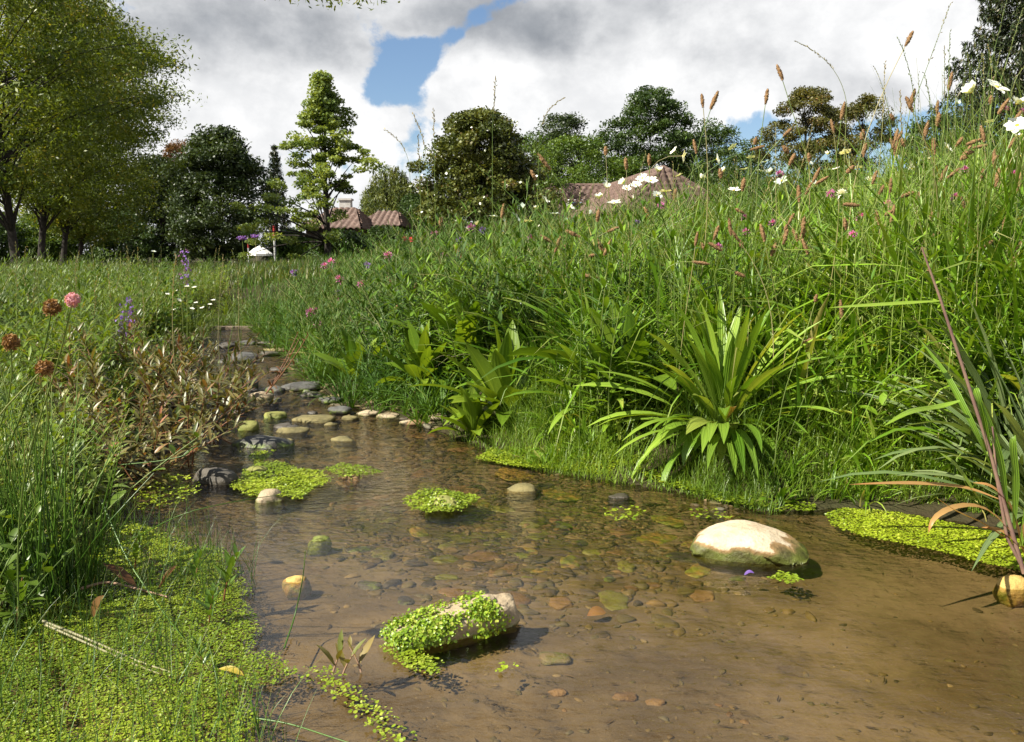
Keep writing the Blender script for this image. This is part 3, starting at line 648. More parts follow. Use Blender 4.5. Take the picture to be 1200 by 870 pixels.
g.add([(0, 0, Hh)] + mid_ + ring + ring2, [(1 + k, 1 + (k + 1) % n_, 9 + (k + 1) % n_, 9 + k) for k in range(n_)] + [(9 + k, 9 + (k + 1) % n_, 17 + (k + 1) % n_, 17 + k) for k in range(n_)], [(0, 1 + (k + 1) % n_, 1 + k) for k in range(n_)])
g.obj('canopy', plain_mat('white_canvas', (.72, .7, .64), (.8, .78, .72), .8), par, flat=True)
g = Geo(); tubes(g, [(0, 0, -.2), (0, 0, Hh / 2), (0, 0, Hh - .01)], .025, 6); g.obj('pole', FRAME, par)
#==NEXT==
# ------------------------------------------------------------------ stones
import bmesh
def stone_mat(name, c0, c1, wet=.45, moss=0.0, band=.012, moss_c=(.1, .14, .015), dry_top=None):
    m, tt, o = new_mat(name); bs = tt.add('ShaderNodeBsdfPrincipled'); g = tt.add('ShaderNodeNewGeometry'); P = g.outputs['Position']
    s3 = tt.add('ShaderNodeSeparateXYZ'); tt.link(P, s3.inputs[0])
    n1 = tt.noise(P, 18, 6, .65); n2 = tt.noise(P, 70, 5, .65); n3 = tt.noise(P, 28, 4, .6, .4)
    col = tt.mix(tt.sstep(n1, .3, .7), c4(c0), c4(c1))
    col = tt.mix(tt.math('MULTIPLY', tt.sstep(n2, .52, .75), .5), col, (c0[0] * .45, c0[1] * .42, c0[2] * .4, 1))
    zz = tt.math('ADD', s3.outputs[2], tt.math('MULTIPLY', tt.math('SUBTRACT', n3, .5), .05))
    if dry_top:
        col = tt.mix(tt.sstep(zz, dry_top + .003, dry_top - .003), col, tt.mix(n2, (.17, .1, .035, 1), (.27, .17, .07, 1)))
    wetf = tt.sstep(zz, band, band - .012)
    col = tt.mix(tt.math('MULTIPLY', wetf, wet), col, (.035, .028, .014, 1))
    if moss > 0:
        col = tt.mix(tt.math('MULTIPLY', tt.math('MULTIPLY', tt.sstep(n3, .5 - moss * .35, .62), tt.sstep(zz, band + .002, band - .010)), .85), col, tt.mix(n2, c4(moss_c), c4([v * 1.9 for v in moss_c])))
    tt.link(col, bs.inputs['Base Color']); tt.link(tt.math('SUBTRACT', .78, tt.math('MULTIPLY', wetf, .3)), bs.inputs['Roughness'])
    bp = tt.add('ShaderNodeBump'); bp.inputs['Distance'].default_value = .006; bp.inputs['Strength'].default_value = .8
    tt.link(tt.math('ADD', n2, n1), bp.inputs['Height']); tt.link(bp.outputs[0], bs.inputs['Normal']); tt.link(bs.outputs[0], o.inputs[0]); return m
def stone_mesh(name, size, seed, mat, sub=3, amp=.22, pw=.85, fn=None):
    bm = bmesh.new(); bmesh.ops.create_icosphere(bm, subdivisions=sub, radius=1)
    off = Vector((seed * 3.1, seed * 1.7, -seed * 2.3))
    for v in bm.verts:
        p = v.co.normalized(); r = 1 + amp * mnoise.noise(p * 1.1 + off) * 1.3 + amp * .45 * mnoise.noise(p * 2.6 + off) + amp * .15 * mnoise.noise(p * 7 + off)
        q = Vector([math.copysign(abs(c) ** pw, c) for c in p]) * r
        q = Vector((q.x * size[0], q.y * size[1], q.z * size[2]))
        v.co = fn(q) if fn else q
    for f in bm.faces: f.smooth = True
    me = bpy.data.meshes.new(name); bm.to_mesh(me); bm.free(); me.materials.append(mat); return me
def stone(name, label, me, loc, rz=0, sc=(1, 1, 1), group=None):
    o = bpy.data.objects.new(name, me); COL.objects.link(o); o.location = loc; o.rotation_euler = (0, 0, rz); o.scale = sc
    return tag(o, label, 'stone', group)
SM = {
 'white': stone_mat('limestone', (.42, .325, .205), (.54, .45, .31), moss=.9, band=.024, wet=.92, dry_top=.028, moss_c=(.07, .085, .01)),
 'tan': stone_mat('tan_stone', (.28, .215, .13), (.42, .335, .215), moss=.6, band=.008),
 'grey': stone_mat('grey_stone', (.045, .044, .039), (.1, .097, .086), moss=.1, band=.02),
 'dark': stone_mat('dark_stone', (.05, .045, .035), (.1, .085, .065), moss=0, band=.02),
 'olive': stone_mat('algae_stone', (.10, .085, .03), (.2, .165, .06), wet=.15, moss=.7, band=-.02, moss_c=(.13, .15, .02)),
 'brown': stone_mat('brown_stone', (.16, .095, .04), (.28, .18, .085), wet=.15, band=-.02),
 'ochre': stone_mat('ochre_stone', (.34, .21, .05), (.5, .34, .1), wet=.3, moss=.4, band=.002),
 'moss': stone_mat('mossy_stone', (.12, .125, .025), (.22, .22, .05), wet=.4, moss=.8, band=.006, moss_c=(.14, .19, .02)),
}
p = on_plane(886, 655); 
def white_shape(q):
    z = q.z
    z = z + .006 * math.exp(-((q.x + .01) / .06) ** 2) - .18 * max(q.x, 0) * (1 if z > 0 else 0) - .02 * max(-q.x - .06, 0) * 10 * (z > 0)
    return Vector((q.x, q.y, z))
stone('stone', 'big cream white boulder standing dry in the brown shallow water', stone_mesh('stone', (.114, .072, .041), 4.2, SM['white'], 5, .10, .72, white_shape), (p[0] - .005, p[1] + .045, .008), R(-14))
def slab_shape(q):
    k = (q.x + .1) / .2
    z = q.z * (.7 + .6 * k) + .018 * k
    return Vector((q.x, q.y * (1.1 - .35 * k), z))
p = on_plane(528, 765)
slab_loc = (p[0] + .004, p[1] + .075, .002)
slab_me = stone_mesh('stone', (.096, .034, .027), 7.7, SM['tan'], 5, .3, .52, slab_shape)
slab = stone('stone', 'long rock half wrapped in cress with a bare tan end', slab_me, slab_loc, R(25))
def px_stone(px, py, w, hh, key, label, seed, name='stone', dep=.7, group=None, sub=3, rz=None):
    """stone of w pixels wide and hh pixels tall whose foot shows at px,py"""
    q = on_plane(px, py); d = q[1]; a = w / F * d / 2; hgt = hh / F * d
    bz = min(h1(q[0], q[1] + a * dep * .6), 0) - .004; tz = max(hgt * .62, .004)
    if hh <= 3: tz = bz + a * .6
    elif w < 27 and py > 520: tz = .0045
    hf = (tz - bz) / 2; cz_ = (tz + bz) / 2; a_ = a if hh <= 3 else min(a / math.sqrt(max(1 - (cz_ / hf) ** 2, .3)), 1.4 * a); a_ = a_ if hh <= 3 else max(a_, 1.25 * hf)
    me = stone_mesh('stone', (a_, a_ * dep, (tz - bz) / 2), seed, SM[key], sub, .26 if sub == 3 else .4, .85)
    return stone('stone', label, me, (q[0], q[1] + a * dep * .6, (tz + bz) / 2), rng.uniform(-.4, .4) if rz is None else rz, group=group)
ST = [
 (314, 588, 32, 18, 'tan', 'small pale rock with green foot on the round weed mat', 1),
 (352, 556, 26, 16, 'tan', 'round buff stone at the back of the round weed mat', 2),
 (248, 566, 56, 26, 'dark', 'dark wet rock in the shade left of the round weed mat', 3),
 (283, 424, 32, 16, 'grey', 'smooth slate grey stone farthest up the brook', 5),
 (283, 455, 34, 22, 'grey', 'grey boulder with an algae patch midway up the brook', 6),
 (303, 524, 64, 14, 'grey', 'flat dark grey stone lying long across the brook', 8),
 (289, 504, 28, 16, 'moss', 'green mossy lump behind the long flat grey stone', 9),
 (305, 468, 26, 13, 'tan', 'pale orange stone beside the red withered leaves', 10),
 (352, 458, 40, 14, 'grey', 'grey stone under the withered red branch on the far bank', 12),
 (364, 465, 26, 8, 'dark', 'dark low stone right below the withered red branch', 13),
 (397, 485, 24, 13, 'grey', 'bluish grey round stone at the right bank gravel', 14),
 (432, 487, 24, 9, 'tan', 'pale pebble on the right bank gravel', 15),
 (320, 490, 28, 10, 'moss', 'yellow-green algae stone just above the water upstream', 16),
 (366, 494, 48, 9, 'olive', 'flat olive stone beside the yellow-green algae stone', 17),
 (340, 507, 36, 7, 'olive', 'thin olive stone awash in midstream', 18),
 (410, 560, 26, 14, 'brown', 'reddish brown stone right of the round weed mat', 19),
 (727, 583, 24, 11, 'dark', 'shiny black wet stone below the big plantain', 20),
 (521, 598, 44, 24, 'moss', 'moss covered lump in the small weed island', 21),
 (1193, 690, 38, 14, 'ochre', 'ochre yellow stone at the right picture edge', 22),
 (347, 681, 17, 11, 'ochre', 'small orange-yellow stone alone in the left water', 23),
 (374, 633, 16, 7, 'moss', 'tiny mossy stone in the sky reflection', 24),
 (612, 575, 34, 9, 'olive', 'olive stone with a weed tuft off the right bank', 25),
 (235, 452, 30, 12, 'tan', 'light stone among the reddish redshank stems', 26),
 (205, 470, 30, 12, 'grey', 'grey stone at the left brook edge under redshank', 27),
 (247, 470, 24, 9, 'dark', 'dark stone between the redshank stems', 28),
 (222, 440, 26, 9, 'grey', 'grey stone at the left end of the narrow upper brook', 29),
 (455, 490, 26, 7, 'tan', 'pale flat stone at the foot of the broad leaved dock', 30),
 (478, 497, 20, 7, 'tan', 'tan pebble closest to the dock', 31),
 (409, 492, 22, 6, 'olive', 'olive pebble at the gravel edge', 32),
 (300, 557, 30, 14, 'moss', 'mossy lump at the left end of the round weed mat', 33),
 (262, 408, 26, 9, 'dark', 'dark stone below the old wooden sill', 34),
 (325, 436, 20, 8, 'dark', 'small dark stone near the far right bank', 35),
 (655, 790, 24, 2, 'brown', 'brown stone right of the cress rock shadow', 36),
 (735, 795, 30, 3, 'brown', 'brown flat stone lying on the silt in the front water', 37),
 (770, 800, 24, 3, 'brown', 'dark brown round stone beside the flat one in the front water', 38),
 (650, 755, 40, 3, 'tan', 'pale flat stone in the cress rock shadow', 39),
]
for px, py, w, hh, key, lab, sd_ in ST: px_stone(px, py, w, hh, key, lab, sd_ + .37)
for i in range(46):   # the stony upper brook, many dark wet cobbles
    px, py = rng.uniform(190, 420), rng.uniform(400, 522)
    q = on_plane(px, py); dd_ = sdf(q[0], q[1])[0]
    if dd_ > .06: continue
    w_ = rng.uniform(9, 26)
    px_stone(px, py, w_, w_ * rng.uniform(.25, .42), ('dark', 'grey', 'dark', 'olive', 'grey')[i % 5], 'dark wet cobble in the narrow upper brook', 70 + i * 1.1, group='cobbles of the upper brook', sub=2)
# flat stones under the water: six shapes, copied
sub_m = [stone_mesh('sunken_stone', (.5, .36, .16), 50 + i * 1.3, SM[k], 3, .3) for i, k in enumerate(('olive', 'brown', 'olive', 'grey', 'brown', 'ochre'))]
placed = []
cnt = 0
def bed_z(x, y): return min(h1(x, y), -.004)
for _ in range(2600):
    px, py = rng.uniform(400, 900), rng.uniform(498, 700)
    if cnt >= 70: break
    if rng.random() > math.exp(-((px - 640) / 200) ** 2 - ((py - 590) / 70) ** 2): continue
    q = on_plane(px, py); s_ = rng.uniform(.03, .1) * (1 + .5 * (q[1] - 1.6))
    if sdf(q[0], q[1])[0] > -.04 or any((q[0] - a) ** 2 + (q[1] - b) ** 2 < (.42 * (s_ + c)) ** 2 for a, b, c in placed): continue
    placed.append((q[0], q[1], s_)); me = sub_m[rng.integers(0, 6)]; key = me.materials[0].name
    stone('sunken_stone', {'algae_stone': 'flat olive stone under the clear water of the middle stream', 'brown_stone': 'flat brown stone under the clear water of the middle stream', 'grey_stone': 'flat grey stone under the clear water of the middle stream', 'ochre_stone': 'flat yellowish stone under the clear water of the middle stream'}[key],
          me, (q[0], q[1], bed_z(q[0], q[1]) - s_ * .01), rng.random() * 6, (s_, s_ * rng.uniform(.8, 1.1), min(s_, .06) * rng.uniform(.4, .8)), 'sunken stones of the middle stream')
    cnt += 1
def pebbles(name, label, pts, size, mat, zoff=0.0):
    """loose gravel: small faceted pebbles, far too many to count"""
    bm = bmesh.new(); bmesh.ops.create_icosphere(bm, subdivisions=2, radius=1); bv = np.array([v.co[:] for v in bm.verts]); bf = np.array([[v.index for v in f.verts] for f in bm.faces]); bm.free()
    g = Geo(); N = len(pts); nv = len(bv)
    th = U(0, 6.28, N); sx = size * U(.7, 1.5, N); sy = size * U(.5, 1.0, N); sz = size * U(.2, .45, N)
    ph = rng.random((N, 3)) * 6
    V = np.repeat(bv[None], N, 0); V = V * (1 + .3 * np.sin(V[:, :, [1, 2, 0]] * 2.3 + ph[:, None]) + .1 * np.sin(V[:, :, [2, 0, 1]] * 5.1 - ph[:, None]))
    V = V * np.stack([sx, sy, sz], -1)[:, None]
    x = V[..., 0] * np.cos(th)[:, None] - V[..., 1] * np.sin(th)[:, None]; y = V[..., 0] * np.sin(th)[:, None] + V[..., 1] * np.cos(th)[:, None]
    V = np.stack([x + pts[:, 0:1], y + pts[:, 1:2], V[..., 2] + pts[:, 2:3]], -1)
    g.add(V.reshape(-1, 3), None, (bf[None] + (np.arange(N) * nv)[:, None, None]).reshape(-1, 3), np.repeat(rng.random(N), nv))
    return tag(g.obj(name, mat), label, 'gravel', kind='stuff')
def pebble_mat():
    m, tt, o = new_mat('pebble'); bs = tt.add('ShaderNodeBsdfPrincipled'); cr = tt.add('ShaderNodeValToRGB'); tt.link(tt.attr('rnd'), cr.inputs[0]); cr.color_ramp.interpolation = 'LINEAR'
    cols = [(0, (.04, .032, .018)), (.3, (.13, .09, .035)), (.5, (.10, .09, .035)), (.7, (.17, .12, .05)), (.85, (.11, .10, .07)), (.95, (.25, .19, .1)), (1, (.18, .105, .045))]
    cr.color_ramp.elements[0].color = c4(cols[0][1]); cr.color_ramp.elements[1].color = c4(cols[-1][1])
    for p_, c_ in cols[1:-1]: e = cr.color_ramp.elements.new(p_); e.color = c4(c_)
    g = tt.add('ShaderNodeNewGeometry'); n_ = tt.noise(g.outputs['Position'], 60, 4)
    tt.link(tt.mix(1.0, cr.outputs[0], tt.mix(n_, (.6, .6, .55, 1), (1.3, 1.3, 1.2, 1)), 'MULTIPLY'), bs.inputs['Base Color']); bs.inputs['Roughness'].default_value = .7
    tt.link(bs.outputs[0], o.inputs[0]); return m
PEB = pebble_mat()
def px_points(n, pr, cond, w=None):
    """n random water points whose pixels fall in a window"""
    outp = []
    while len(outp) < n:
        px, py = rng.uniform(pr[0], pr[2]), rng.uniform(pr[1], pr[3])
        if w and rng.random() > w(px, py): continue
        q = on_plane(px, py)
        outp.append((q[0], q[1]))
    a = np.array(outp); d = sdf(a[:, 0], a[:, 1]); k = cond(d); a = a[k]
    return np.concatenate([a, H(a[:, 0], a[:, 1])[:, None]], 1)
pp = px_points(4200, (380, 490, 960, 730), lambda d: d < -.005, lambda a, b: (math.exp(-((a - 660) / 190) ** 2 - ((b - 590) / 58) ** 2) + .03) * (.15 + .85 * (math.sin(a * .031 + b * .05) * math.sin(b * .09 - a * .013 + 1) > -.25)))
pebbles('gravel', 'small brown and olive gravel covering the bed of the middle stream', pp, .0042 * (1 / (rng.random(len(pp)) + .07)) ** .62, PEB)
pp = px_points(2000, (180, 395, 520, 530), lambda d: (d < .10))
pebbles('gravel', 'grey gravel along the narrow upper brook', pp, .008 * (1 / (rng.random(len(pp)) + .08)) ** .6, PEB)
pp = px_points(260, (400, 660, 1200, 868), lambda d: d < -.05)
pebbles('gravel', 'scattered crumbs of grit on the front silt', pp, .0045 * U(.4, 1.6, len(pp)), PEB)

pp = px_points(110, (330, 640, 1200, 868), lambda d: d < -.04)
g = Geo(); n = len(pp); blades(g, pp + np.array([0, 0, .003]), U(0, 6.28, n), U(.004, .022, n), U(.001, .003, n), U(1.45, 1.57, n), U(-.2, .1, n), 3, 'lance', 0, None, 1.0, 0.0, U(-.1, .1, n))
tag(g.obj('plant_debris', leaf_mat('rotting_bits', (.02, .014, .008), (.06, .04, .02), trans=0.0, c2=(.2, .13, .05))), 'dark rotting leaf and twig bits lying on the front silt', 'debris', kind='stuff')
# ------------------------------------------------------------------ floating weed
def in_poly(pts, pol):
    x, y = pts[:, 0], pts[:, 1]; ins = np.zeros(len(x), bool); n = len(pol)
    for i in range(n):
        ax, ay = pol[i]; bx, by = pol[(i + 1) % n]
        ins ^= ((ay > y) != (by > y)) & (x < (bx - ax) * (y - ay) / (by - ay + 1e-12) + ax)
    return ins
def edge_d(pts, pol):
    d = np.full(len(pts), 1e9); n = len(pol)
    for i in range(n):
        a, b = pol[i], pol[(i + 1) % n]; e = b - a; tt_ = np.clip(((pts - a) @ e) / (e @ e + 1e-12), 0, 1); d = np.minimum(d, np.linalg.norm(pts - a - tt_[:, None] * e, axis=1))
    return d
def discs(g, c, r, tilt=.35, rnd=None, lobes=True):
    """cupped round fronds"""
    N = len(c); nrm = unit(rng.normal(size=(N, 3)) * tilt + np.array([0, 0, 1.])); a = unit(np.cross(nrm, rng.normal(size=(N, 3)))); b = np.cross(nrm, a)
    th = np.arange(6) * np.pi / 3; rad = r[:, None] * np.array([1.15, .92, .92, 1.0, .92, .92])
    rim = c[:, None] + rad[..., None] * (a[:, None] * np.cos(th)[None, :, None] + b[:, None] * np.sin(th)[None, :, None] * .85) + nrm[:, None] * (r * .12)[:, None, None]
    V = np.concatenate([c[:, None], rim], 1); k = np.arange(6); f = np.stack([np.zeros(6, int), 1 + k, 1 + (k + 1) % 6], -1)
    rr = rng.random(N) if rnd is None else rnd
    g.add(V.reshape(-1, 3), None, (f[None] + (np.arange(N) * 7)[:, None, None]).reshape(-1, 3), np.repeat(rr, 7))
def weed(label, pxpoly, dens, r, mat, hump=.006, ragged=.02, cl=0.0, name='duckweed', onland=True, holes=.25):
    pol = np.array([on_plane(*p)[:2] for p in pxpoly]); lo, hi = pol.min(0), pol.max(0)
    n = int(dens * (hi - lo)[0] * (hi - lo)[1]); pts = lo + rng.random((n, 2)) * (hi - lo); pts = pts[in_poly(pts, pol)]
    d = edge_d(pts, pol); nz = .5 + .5 * wob(pts[:, 0], pts[:, 1], 26) * .8 + .3 * wob(pts[:, 0], pts[:, 1], 70)
    pts = pts[(d > ragged * nz * rng.random(len(d)) * 1.5) & (nz > holes * rng.random(len(d)) * .9)]
    h = np.maximum(H(pts[:, 0], pts[:, 1]), 0) if onland else 0
    z = h + .003 + hump * (.5 + .5 * wob(pts[:, 0], pts[:, 1], 22)) + rng.random(len(pts)) * hump * .7
    g = Geo(); rn = np.clip(.5 + .3 * wob(pts[:, 0], pts[:, 1], 14) + rng.normal(size=len(pts)) * .22, 0, 1)
    discs(g, np.column_stack([pts, z]), r * U(.4, 1.4, len(pts)), .26, rn)
    return tag(g.obj(name, mat), label, 'water weed', kind='stuff')
weed('broad bright green carpet of duckweed filling the lower left corner', [(-420, 900), (298, 900), (306, 845), (300, 815), (335, 805), (352, 792), (330, 770), (300, 765), (312, 735), (292, 712), (300, 690), (282, 668), (262, 645), (225, 640), (190, 622), (150, 612), (115, 640), (70, 690), (-80, 760), (-420, 800)], 190000, .0019, M['duckweed'], .004, .04, holes=.42)
weed('loose trail of duckweed drifting from the lower left carpet', [(330, 785), (395, 782), (420, 805), (440, 822), (470, 840), (492, 872), (440, 880), (400, 832), (360, 806)], 70000, .0026, M['duckweed'], .003, .03, holes=.8)
weed('round weed mat around the small pale rock upstream', [(266, 574), (285, 556), (300, 546), (330, 545), (352, 552), (378, 556), (392, 566), (372, 578), (350, 590), (322, 588), (290, 586)], 120000, .0031, M['duckweed'], .009, .03)
weed('thin weed tongue right of the round mat', [(375, 552), (400, 545), (430, 548), (456, 556), (430, 560), (400, 562)], 80000, .0031, M['duckweed'], .004, .02, holes=.5)
weed('small weed patch behind the round mat', [(287, 540), (300, 531), (325, 530), (316, 541), (298, 546)], 90000, .0031, M['duckweed'], .005, .02, holes=.5)
weed('weed island around the moss covered lump', [(470, 590), (490, 580), (515, 577), (540, 580), (566, 587), (552, 598), (528, 606), (500, 605), (480, 600)], 130000, .0028, M['duckweed'], .009, .02)
weed('duckweed skirt in front of the cress rock', [(442, 765), (450, 745), (480, 742), (505, 755), (500, 768), (524, 778), (514, 795), (482, 793), (458, 782)], 130000, .0024, M['duckweed'], .003, .03, holes=.4)
weed('tiny weed raft in the front water', [(572, 790), (583, 779), (604, 778), (614, 783), (600, 790), (585, 794)], 50000, .0034, M['duckweed'], .002, .02, holes=.5)
weed('little weed raft touching the big cream boulder', [(898, 680), (912, 672), (930, 674), (942, 682), (930, 688), (912, 684)], 60000, .0036, M['duckweed'], .002, .01)
weed('bright duckweed carpet under the right bank grass', [(965, 605), (985, 598), (1030, 600), (1090, 610), (1150, 622), (1210, 636), (1210, 676), (1150, 664), (1100, 650), (1050, 640), (1010, 632), (975, 620)], 130000, .0025, M['duckweed'], .004, .012, holes=.2)
weed('yellow-green weed strip along the water under the fresh grass', [(555, 540), (575, 528), (620, 535), (680, 545), (735, 548), (760, 556), (700, 560), (650, 553), (600, 549)], 90000, .0032, M['duckweed'], .004, .012, holes=.2)
weed('weed fringe below the big plantain', [(742, 556), (790, 566), (850, 582), (920, 590), (960, 596), (955, 604), (900, 600), (850, 594), (790, 576), (745, 564)], 70000, .0033, M['duckweed'], .006, .02, holes=.6)
weed('scattered weed crumbs beside the sunken stones', [(700, 596), (745, 594), (765, 604), (740, 614), (712, 612)], 12000, .0046, M['duckweed'], .002, .02, holes=.9)
weed('scattered weed crumbs in the shallows left of the boulder', [(800, 594), (850, 598), (868, 610), (830, 612), (806, 606)], 9000, .0046, M['duckweed'], .002, .02, holes=.9)
weed('weed scraps in the shade of the left bank', [(165, 560), (200, 556), (232, 560), (240, 580), (205, 596), (160, 604), (150, 590)], 30000, .0034, M['duckweed'], .004, .03, holes=.8)
# cress wrapped over the long rock: leaves seated on the rock's own surface
def cover(label, obj_, me, n, keep, size, mat):
    v = np.array([q.co[:] for q in me.vertices]); nn = np.array([q.normal[:] for q in me.vertices])
    w = keep(v, nn); ids = rng.choice(len(v), n, p=w / w.sum()); c, s_ = math.cos(obj_.rotation_euler.z), math.sin(obj_.rotation_euler.z)
    P = v[ids] + rng.normal(size=(n, 3)) * .004 + nn[ids] * (U(.000, .006, n) * (1 + .8 * wob(v[ids, 0], v[ids, 1], 60)))[:, None]; N_ = nn[ids]
    rot = lambda a: np.stack([a[:, 0] * c - a[:, 1] * s_, a[:, 0] * s_ + a[:, 1] * c, a[:, 2]], -1)
    P = rot(P) + np.array(obj_.location); N_ = rot(N_); g = Geo(); k = P[:, 2] > 0; P, N_ = P[k], N_[k]; n = len(P)
    nrm = unit(N_ + rng.normal(size=(n, 3)) * .45 + np.array([-.1, -.1, .3])); d = unit(np.cross(nrm, rng.normal(size=(n, 3)))); sd_ = np.cross(nrm, d); r = size * U(.6, 1.4, n)[:, None]
    th = np.arange(6) * np.pi / 3
    rim = P[:, None] + (r * (1.0))[:, None] * (d[:, None] * np.cos(th)[None, :, None] + sd_[:, None] * .8 * np.sin(th)[None, :, None]) + nrm[:, None] * r[:, None] * .25
    V = np.concatenate([P[:, None], rim], 1); kk = np.arange(6); f = np.stack([np.zeros(6, int), 1 + kk, 1 + (kk + 1) % 6], -1)
    g.add(V.reshape(-1, 3), None, (f[None] + (np.arange(n) * 7)[:, None, None]).reshape(-1, 3), np.repeat(rng.random(n), 7))
    return tag(g.obj('watercress', mat), label, 'water weed', kind='stuff')
cover('green cress wrapped over the left part of the long rock', slab, slab_me, 5200, lambda v, n: ((v[:, 0] < .058 + .02 * np.sin(v[:, 2] * 90)) & (n[:, 2] > -.35)) * (1.0 + 1.2 * (n[:, 1] < -.1)) + 1e-9, .0026, M['cress'])
for o_, n_, lab in [(bpy.data.objects['stone'], 0, '')][:0]: pass
def find_stone(part): return next(o for o in COL.objects if part in str(o.get('label', '')))
for part, n_, lab in [('moss covered lump in the small weed', 700, 'weed leaves grown over the lump in the small weed island'), ('round buff stone at the back', 160, 'weed leaves climbing the round buff stone'), ('reddish brown stone right of the round', 150, 'weed leaves climbing the reddish brown stone')]:
    o_ = find_stone(part); cover(lab, o_, o_.data, n_, lambda v, n: (n[:, 2] > -.2) * (1.0 + .9 * np.sin(v[:, 0] * 160 + v[:, 1] * 210)) * (.5 + (v[:, 2] < v[:, 2].max() * .6)) + 1e-9, .0030, M['duckweed'])
#==NEXT==
# ------------------------------------------------------------------ grasses and herbs
EXCL = [(on_plane(px, py)[0], on_plane(px, py)[1] + dy, r) for px, py, dy, r in ((852, 556, .04, .19), (850, 580, 0, .12), (592, 508, .0, .17), (560, 520, 0, .1), (418, 458, 0, .14), (1190, 640, 0, .10))]
def zone(n, pr, yr, cond, ypow=1.0, wide=0.0, clear=1.0):
    """random rooted points seen between two pixel columns and two depths; cond(d, rightness, x, y) keeps a share"""
    y = yr[0] + (yr[1] - yr[0]) * rng.random(n) ** ypow; x = (U(pr[0], pr[1], n) - 600) / F * y
    d = sdf(x, y); k = rightness(x, y, d); keep = rng.random(n) < cond(d, k, x, y)
    for ex, ey, er in EXCL: keep &= np.hypot(x - ex, y - ey) > er * clear + wide
    x, y, d = x[keep], y[keep], d[keep]; return x, y, d, H(x, y, d)
def grass(name, label, pts, mat, L, Wd, tilt, bend, seg=4, prof='grass', fold=.3, twist=.6, az=None):
    x, y, d, z = pts; n = len(x); g = Geo(); L = np.minimum(L, cap(x, y, z) * U(.75, 1.25, n))
    blades(g, np.column_stack([x, y, z - .01]), U(0, 6.283, n) if az is None else az, L, Wd, tilt, bend, seg, prof, fold, None, 1.4, U(-twist, twist, n))
    return tag(g.obj(name, mat), label, 'grass', kind='stuff')
CR_X = [0, 240, 300, 400, 480, 560, 640, 720, 800, 900, 1000, 1100, 1200, 1400]; CR_Y = [306, 304, 299, 279, 267, 258, 250, 240, 216, 198, 165, 140, 112, 90]
def cap(x, y, z):
    """height a plant may reach so that the growth keeps the meadow's own rising crest"""
    return np.maximum(CZ + (300 - np.interp(600 + x / y * F, CR_X, CR_Y) + 9 * wob(x, y, 2.1)) / F * y - z, .08)
def patch(x, y, s, k=0.0): return np.clip(.5 + .5 * wob(x, y, s, k), 0, 1)
def r_hgt(x, y, d):
    """how tall the right-hand meadow stands: low at the water, waist high behind"""
    pxl = 600 + x / y * F
    return (.09 + .56 * smooth((d - .03) / .75)) * (.36 + .64 * smooth((pxl - 270) / 450)) * (1 + .6 * smooth((pxl - 930) / 260)) * (1 - .18 * smooth((y - 4.5) / 3)) * (.8 + .4 * patch(x, y, 2.2))
# right bank, near: tussocks of bright arching grass, each with its own tint
def tussocks(name, label, centres, mat, per, hfn, hr, wr, spread, tl, bd, seg=6, prof='grass', fold=.3):
    x, y, d, z = centres; n = len(x); m = np.repeat(np.arange(n), per); N = len(m)
    f = rng.random(N); az_ = U(0, 6.283, N); hh = np.minimum(hfn(x, y, d), cap(x, y, z) * .95)[m]; tint = rng.random(n)[m]
    rx, ry = x[m] + np.cos(az_) * spread * f * U(.3, 1, N), y[m] + np.sin(az_) * spread * f * U(.3, 1, N)
    g = Geo(); lean = U(-.25, .25, n)[m]
    blades(g, np.column_stack([rx, ry, z[m] - .015]), az_, hh * U(hr[0], hr[1], N), U(wr[0], wr[1], N) * (.6 + .5 * smooth(d[m] / .3)), tl[0] + (tl[1] - tl[0]) * f ** 1.3 + lean * np.cos(az_), bd[0] + (bd[1] - bd[0]) * rng.random(N) ** 1.3, seg, prof, fold, np.clip(tint * .55 + rng.random(N) * .45, 0, 1), 1.5, U(-1, 1, N), U(-.02, .02, N))
    return tag(g.obj(name, mat), label, 'grass', kind='stuff')
Zr = lambda d, k, x, y: (k > .5) * (d > .04) * (patch(x, y, 2.9, 7) > .28) * np.where(600 + x / y * F < 640, .5, 1.0)
tussocks('meadow_grass', 'dense bright green arching grass tussocks of the right bank', zone(950, (290, 1330), (1.6, 5.6), Zr), M['grass'], 22, r_hgt, (.55, 1.3), (.005, .012), .045, (.05, .85), (.3, 2.4))
tussocks('meadow_grass', 'wide-bladed bright grass leaves in the right bank meadow', zone(520, (420, 1330), (1.75, 4.6), Zr), M['grass'], 13, r_hgt, (.5, 1.05), (.011, .021), .03, (.1, .95), (.2, 1.6), 7, 'strap', .3)
P_ = zone(9000, (270, 1330), (1.35, 5.6), lambda d, k, x, y: (k > .5) * (d > .015) * .55, 1.0)
n = len(P_[0]); hh = r_hgt(*P_[:3])
grass('meadow_grass', 'fine undergrowth of grass between the tussocks of the right bank', P_, M['grass'], hh * U(.4, 1.0, n), U(.0025, .005, n), U(.05, .8, n), U(.2, 1.9, n), 4)
